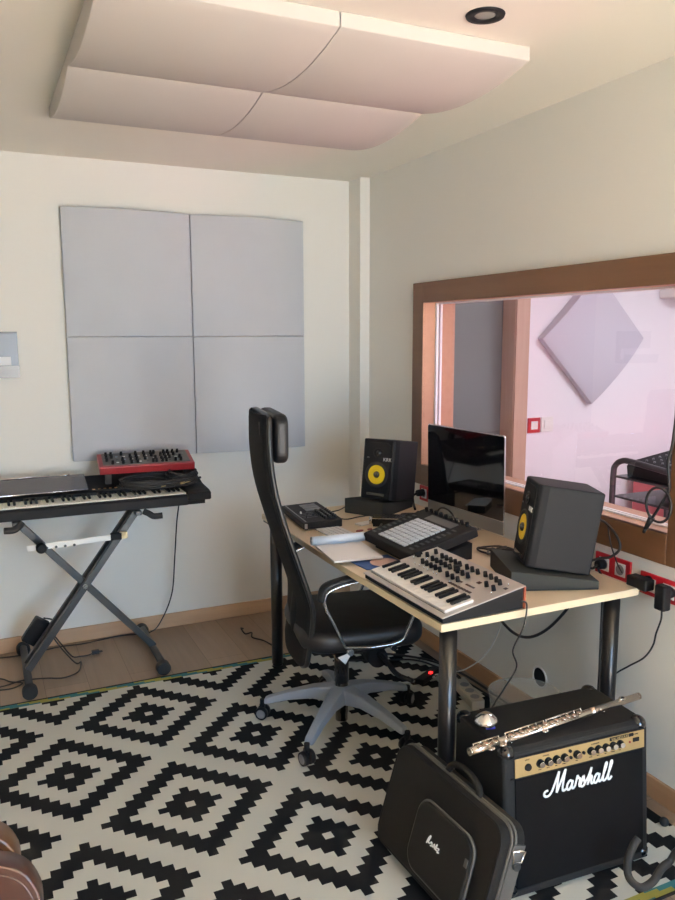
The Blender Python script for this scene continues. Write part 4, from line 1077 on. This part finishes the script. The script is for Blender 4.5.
bm = BM(); sph(bm, (1.945, 1.665, RZ+.015), .015); tag(obj('rubber_stopper', bm, RUB), 'small black rubber foot on the rug edge at the right', 'stopper')

# ------------------------------------------------------------------ guitars lower left
def guitar(label, x, y, lean, roll, side, top, zs=.012):
    t = thing('guitar', label, 'guitar', (x, y, .012)); t.rotation_euler = Euler((lean, roll, 0), 'XYZ')
    half = [(0, 0), (.10, .005), (.165, .05), (.185, .12), (.165, .19), (.125, .245), (.118, .28), (.135, .34), (.148, .39), (.135, .44), (.09, .475), (.03, .485), (0, .485)]
    R_ = catmull([(a, b, 0) for a, b in half], 4); pts = [(p.x, p.y+zs) for p in R_] + [(-p.x, p.y+zs) for p in reversed(R_[1:-1])]
    bm = BM(); prism(bm, pts, 0, .085, 'xz', True); b = obj('body', bm, side, t, bev=.004)
    pin = [(a*.93, (c-.25)*.95+.25) for a, c in pts]
    bm = BM(); prism(bm, pin, -.003, .001, 'xz', True); obj('top', bm, top, t, bev=.002, label='glossy red sunburst top')
    bm = BM(); box2(bm, (-.027, -.010, .36), (.027, .012, .86)); obj('neck', bm, FRET, t, bev=.004)
    bm = BM(); prism(bm, [(-.03, .86), (.03, .86), (.04, 1.03), (-.04, 1.03)], -.004, .012, 'xz'); h = obj('headstock', bm, side, t)
    for k in range(6):
        bm = BM(); s = -1 if k < 3 else 1; cyl(bm, (s*.036, .004, .89+.05*(k % 3)), (s*.058, .004, .89+.05*(k % 3)), .006); obj('tuning_peg', bm, CHROME, h)
    bm = BM(); box2(bm, (-.06, -.014, .13), (.06, -.003, .145)); obj('bridge', bm, FRET, t)
    for k in range(6):
        bm = BM(); xx = -.022+.0088*k; cyl(bm, (xx, -.014, .14), (xx*.8, -.012, .95), .0006, seg=6); obj('string', bm, CHROME, t)
    return t
guitar('glossy red sunburst guitar leaning at the lower left corner, the nearer one', .020, 1.40, -.30, -.30, GSIDE, BURST).scale = (1.12, 1.1, 1.16)
guitar('glossy tan-edged guitar standing just behind the nearer guitar at lower left', -.010, 1.60, -.16, -.30, GSIDE2, BURST).scale = (1.1, 1.1, 1.12)

# ------------------------------------------------------------------ camera
f = 775.12; cam = bpy.data.cameras.new('camera'); co = bpy.data.objects.new('camera', cam); C.objects.link(co)
Rm = Matrix(((0.907, 0.064, -0.416), (-0.421, 0.132, -0.897), (-0.003, 0.989, 0.147)))
import mathutils
def unit_cols():
    import math as m_
    c = (337.5, 450.); vy = (-26, 336.); vx = (2028, 330.)
    ff = m_.sqrt(-((vy[0]-c[0])*(vx[0]-c[0])+(vy[1]-c[1])*(vx[1]-c[1])))
    d = lambda p: Vector((p[0]-c[0], -(p[1]-c[1]), -ff)).normalized()
    Y = d(vy); X = d(vx); X = (X-Y*X.dot(Y)).normalized(); Z = X.cross(Y)
    return Matrix((X, Y, Z)), ff
Rm, ff = unit_cols()
co.matrix_world = Matrix.Translation((0, 0, 1.6)) @ Rm.to_4x4()
cam.sensor_fit = 'VERTICAL'; cam.sensor_height = 36; cam.lens = 36*ff/900; cam.clip_start = .02
sc.camera = co

# ------------------------------------------------------------------ light
def area(name, loc, rot, sx, sy, power, col, spread=PI):
    l = bpy.data.lights.new(name, 'AREA'); l.shape = 'RECTANGLE'; l.size = sx; l.size_y = sy; l.energy = power; l.color = col; l.spread = spread
    o = bpy.data.objects.new(name, l); C.objects.link(o); o.location = loc; o.rotation_euler = rot; return o
# daylight through the terrace door behind the camera (faces +Y)
area('terrace_door_daylight', (1.15, -1.84, 1.05), (PI/2-.30, 0, 0), 1.5, 2.0, 84, (.40, .67, 1.0), 2.4)
s = bpy.data.lights.new('sun', 'SUN'); s.energy = 210; s.color = (1, .90, .74); s.angle = .009
so = bpy.data.objects.new('sun', s); C.objects.link(so)
so.rotation_euler = Vector((-.05, -.42, 1.0)).to_track_quat('Z', 'Y').to_euler()
# unseen area lights added to brighten and tint the control room
area('control_room_fill', (4.0, 2.2, 2.40), (0, 0, 0), 1.2, 1.2, 66, (.82, .90, 1.0))  # added overhead fill, no fitting modelled
area('pink_bounce_fill', (3.2, 2.3, .25), (0, PI, 0), .8, .8, 34, (1, .36, .52))  # added glow standing in for sunlight bounced pink, aimed upward
w_ = bpy.data.worlds.new('world'); sc.world = w_; w_.use_nodes = True
bg = w_.node_tree.nodes['Background']; bg.inputs[0].default_value = (.75, .86, 1, 1); bg.inputs[1].default_value = 1.2
sc.view_settings.view_transform = 'Standard'; sc.view_settings.look = 'None'; sc.view_settings.gamma = 1
sc.view_settings.exposure = -0.06
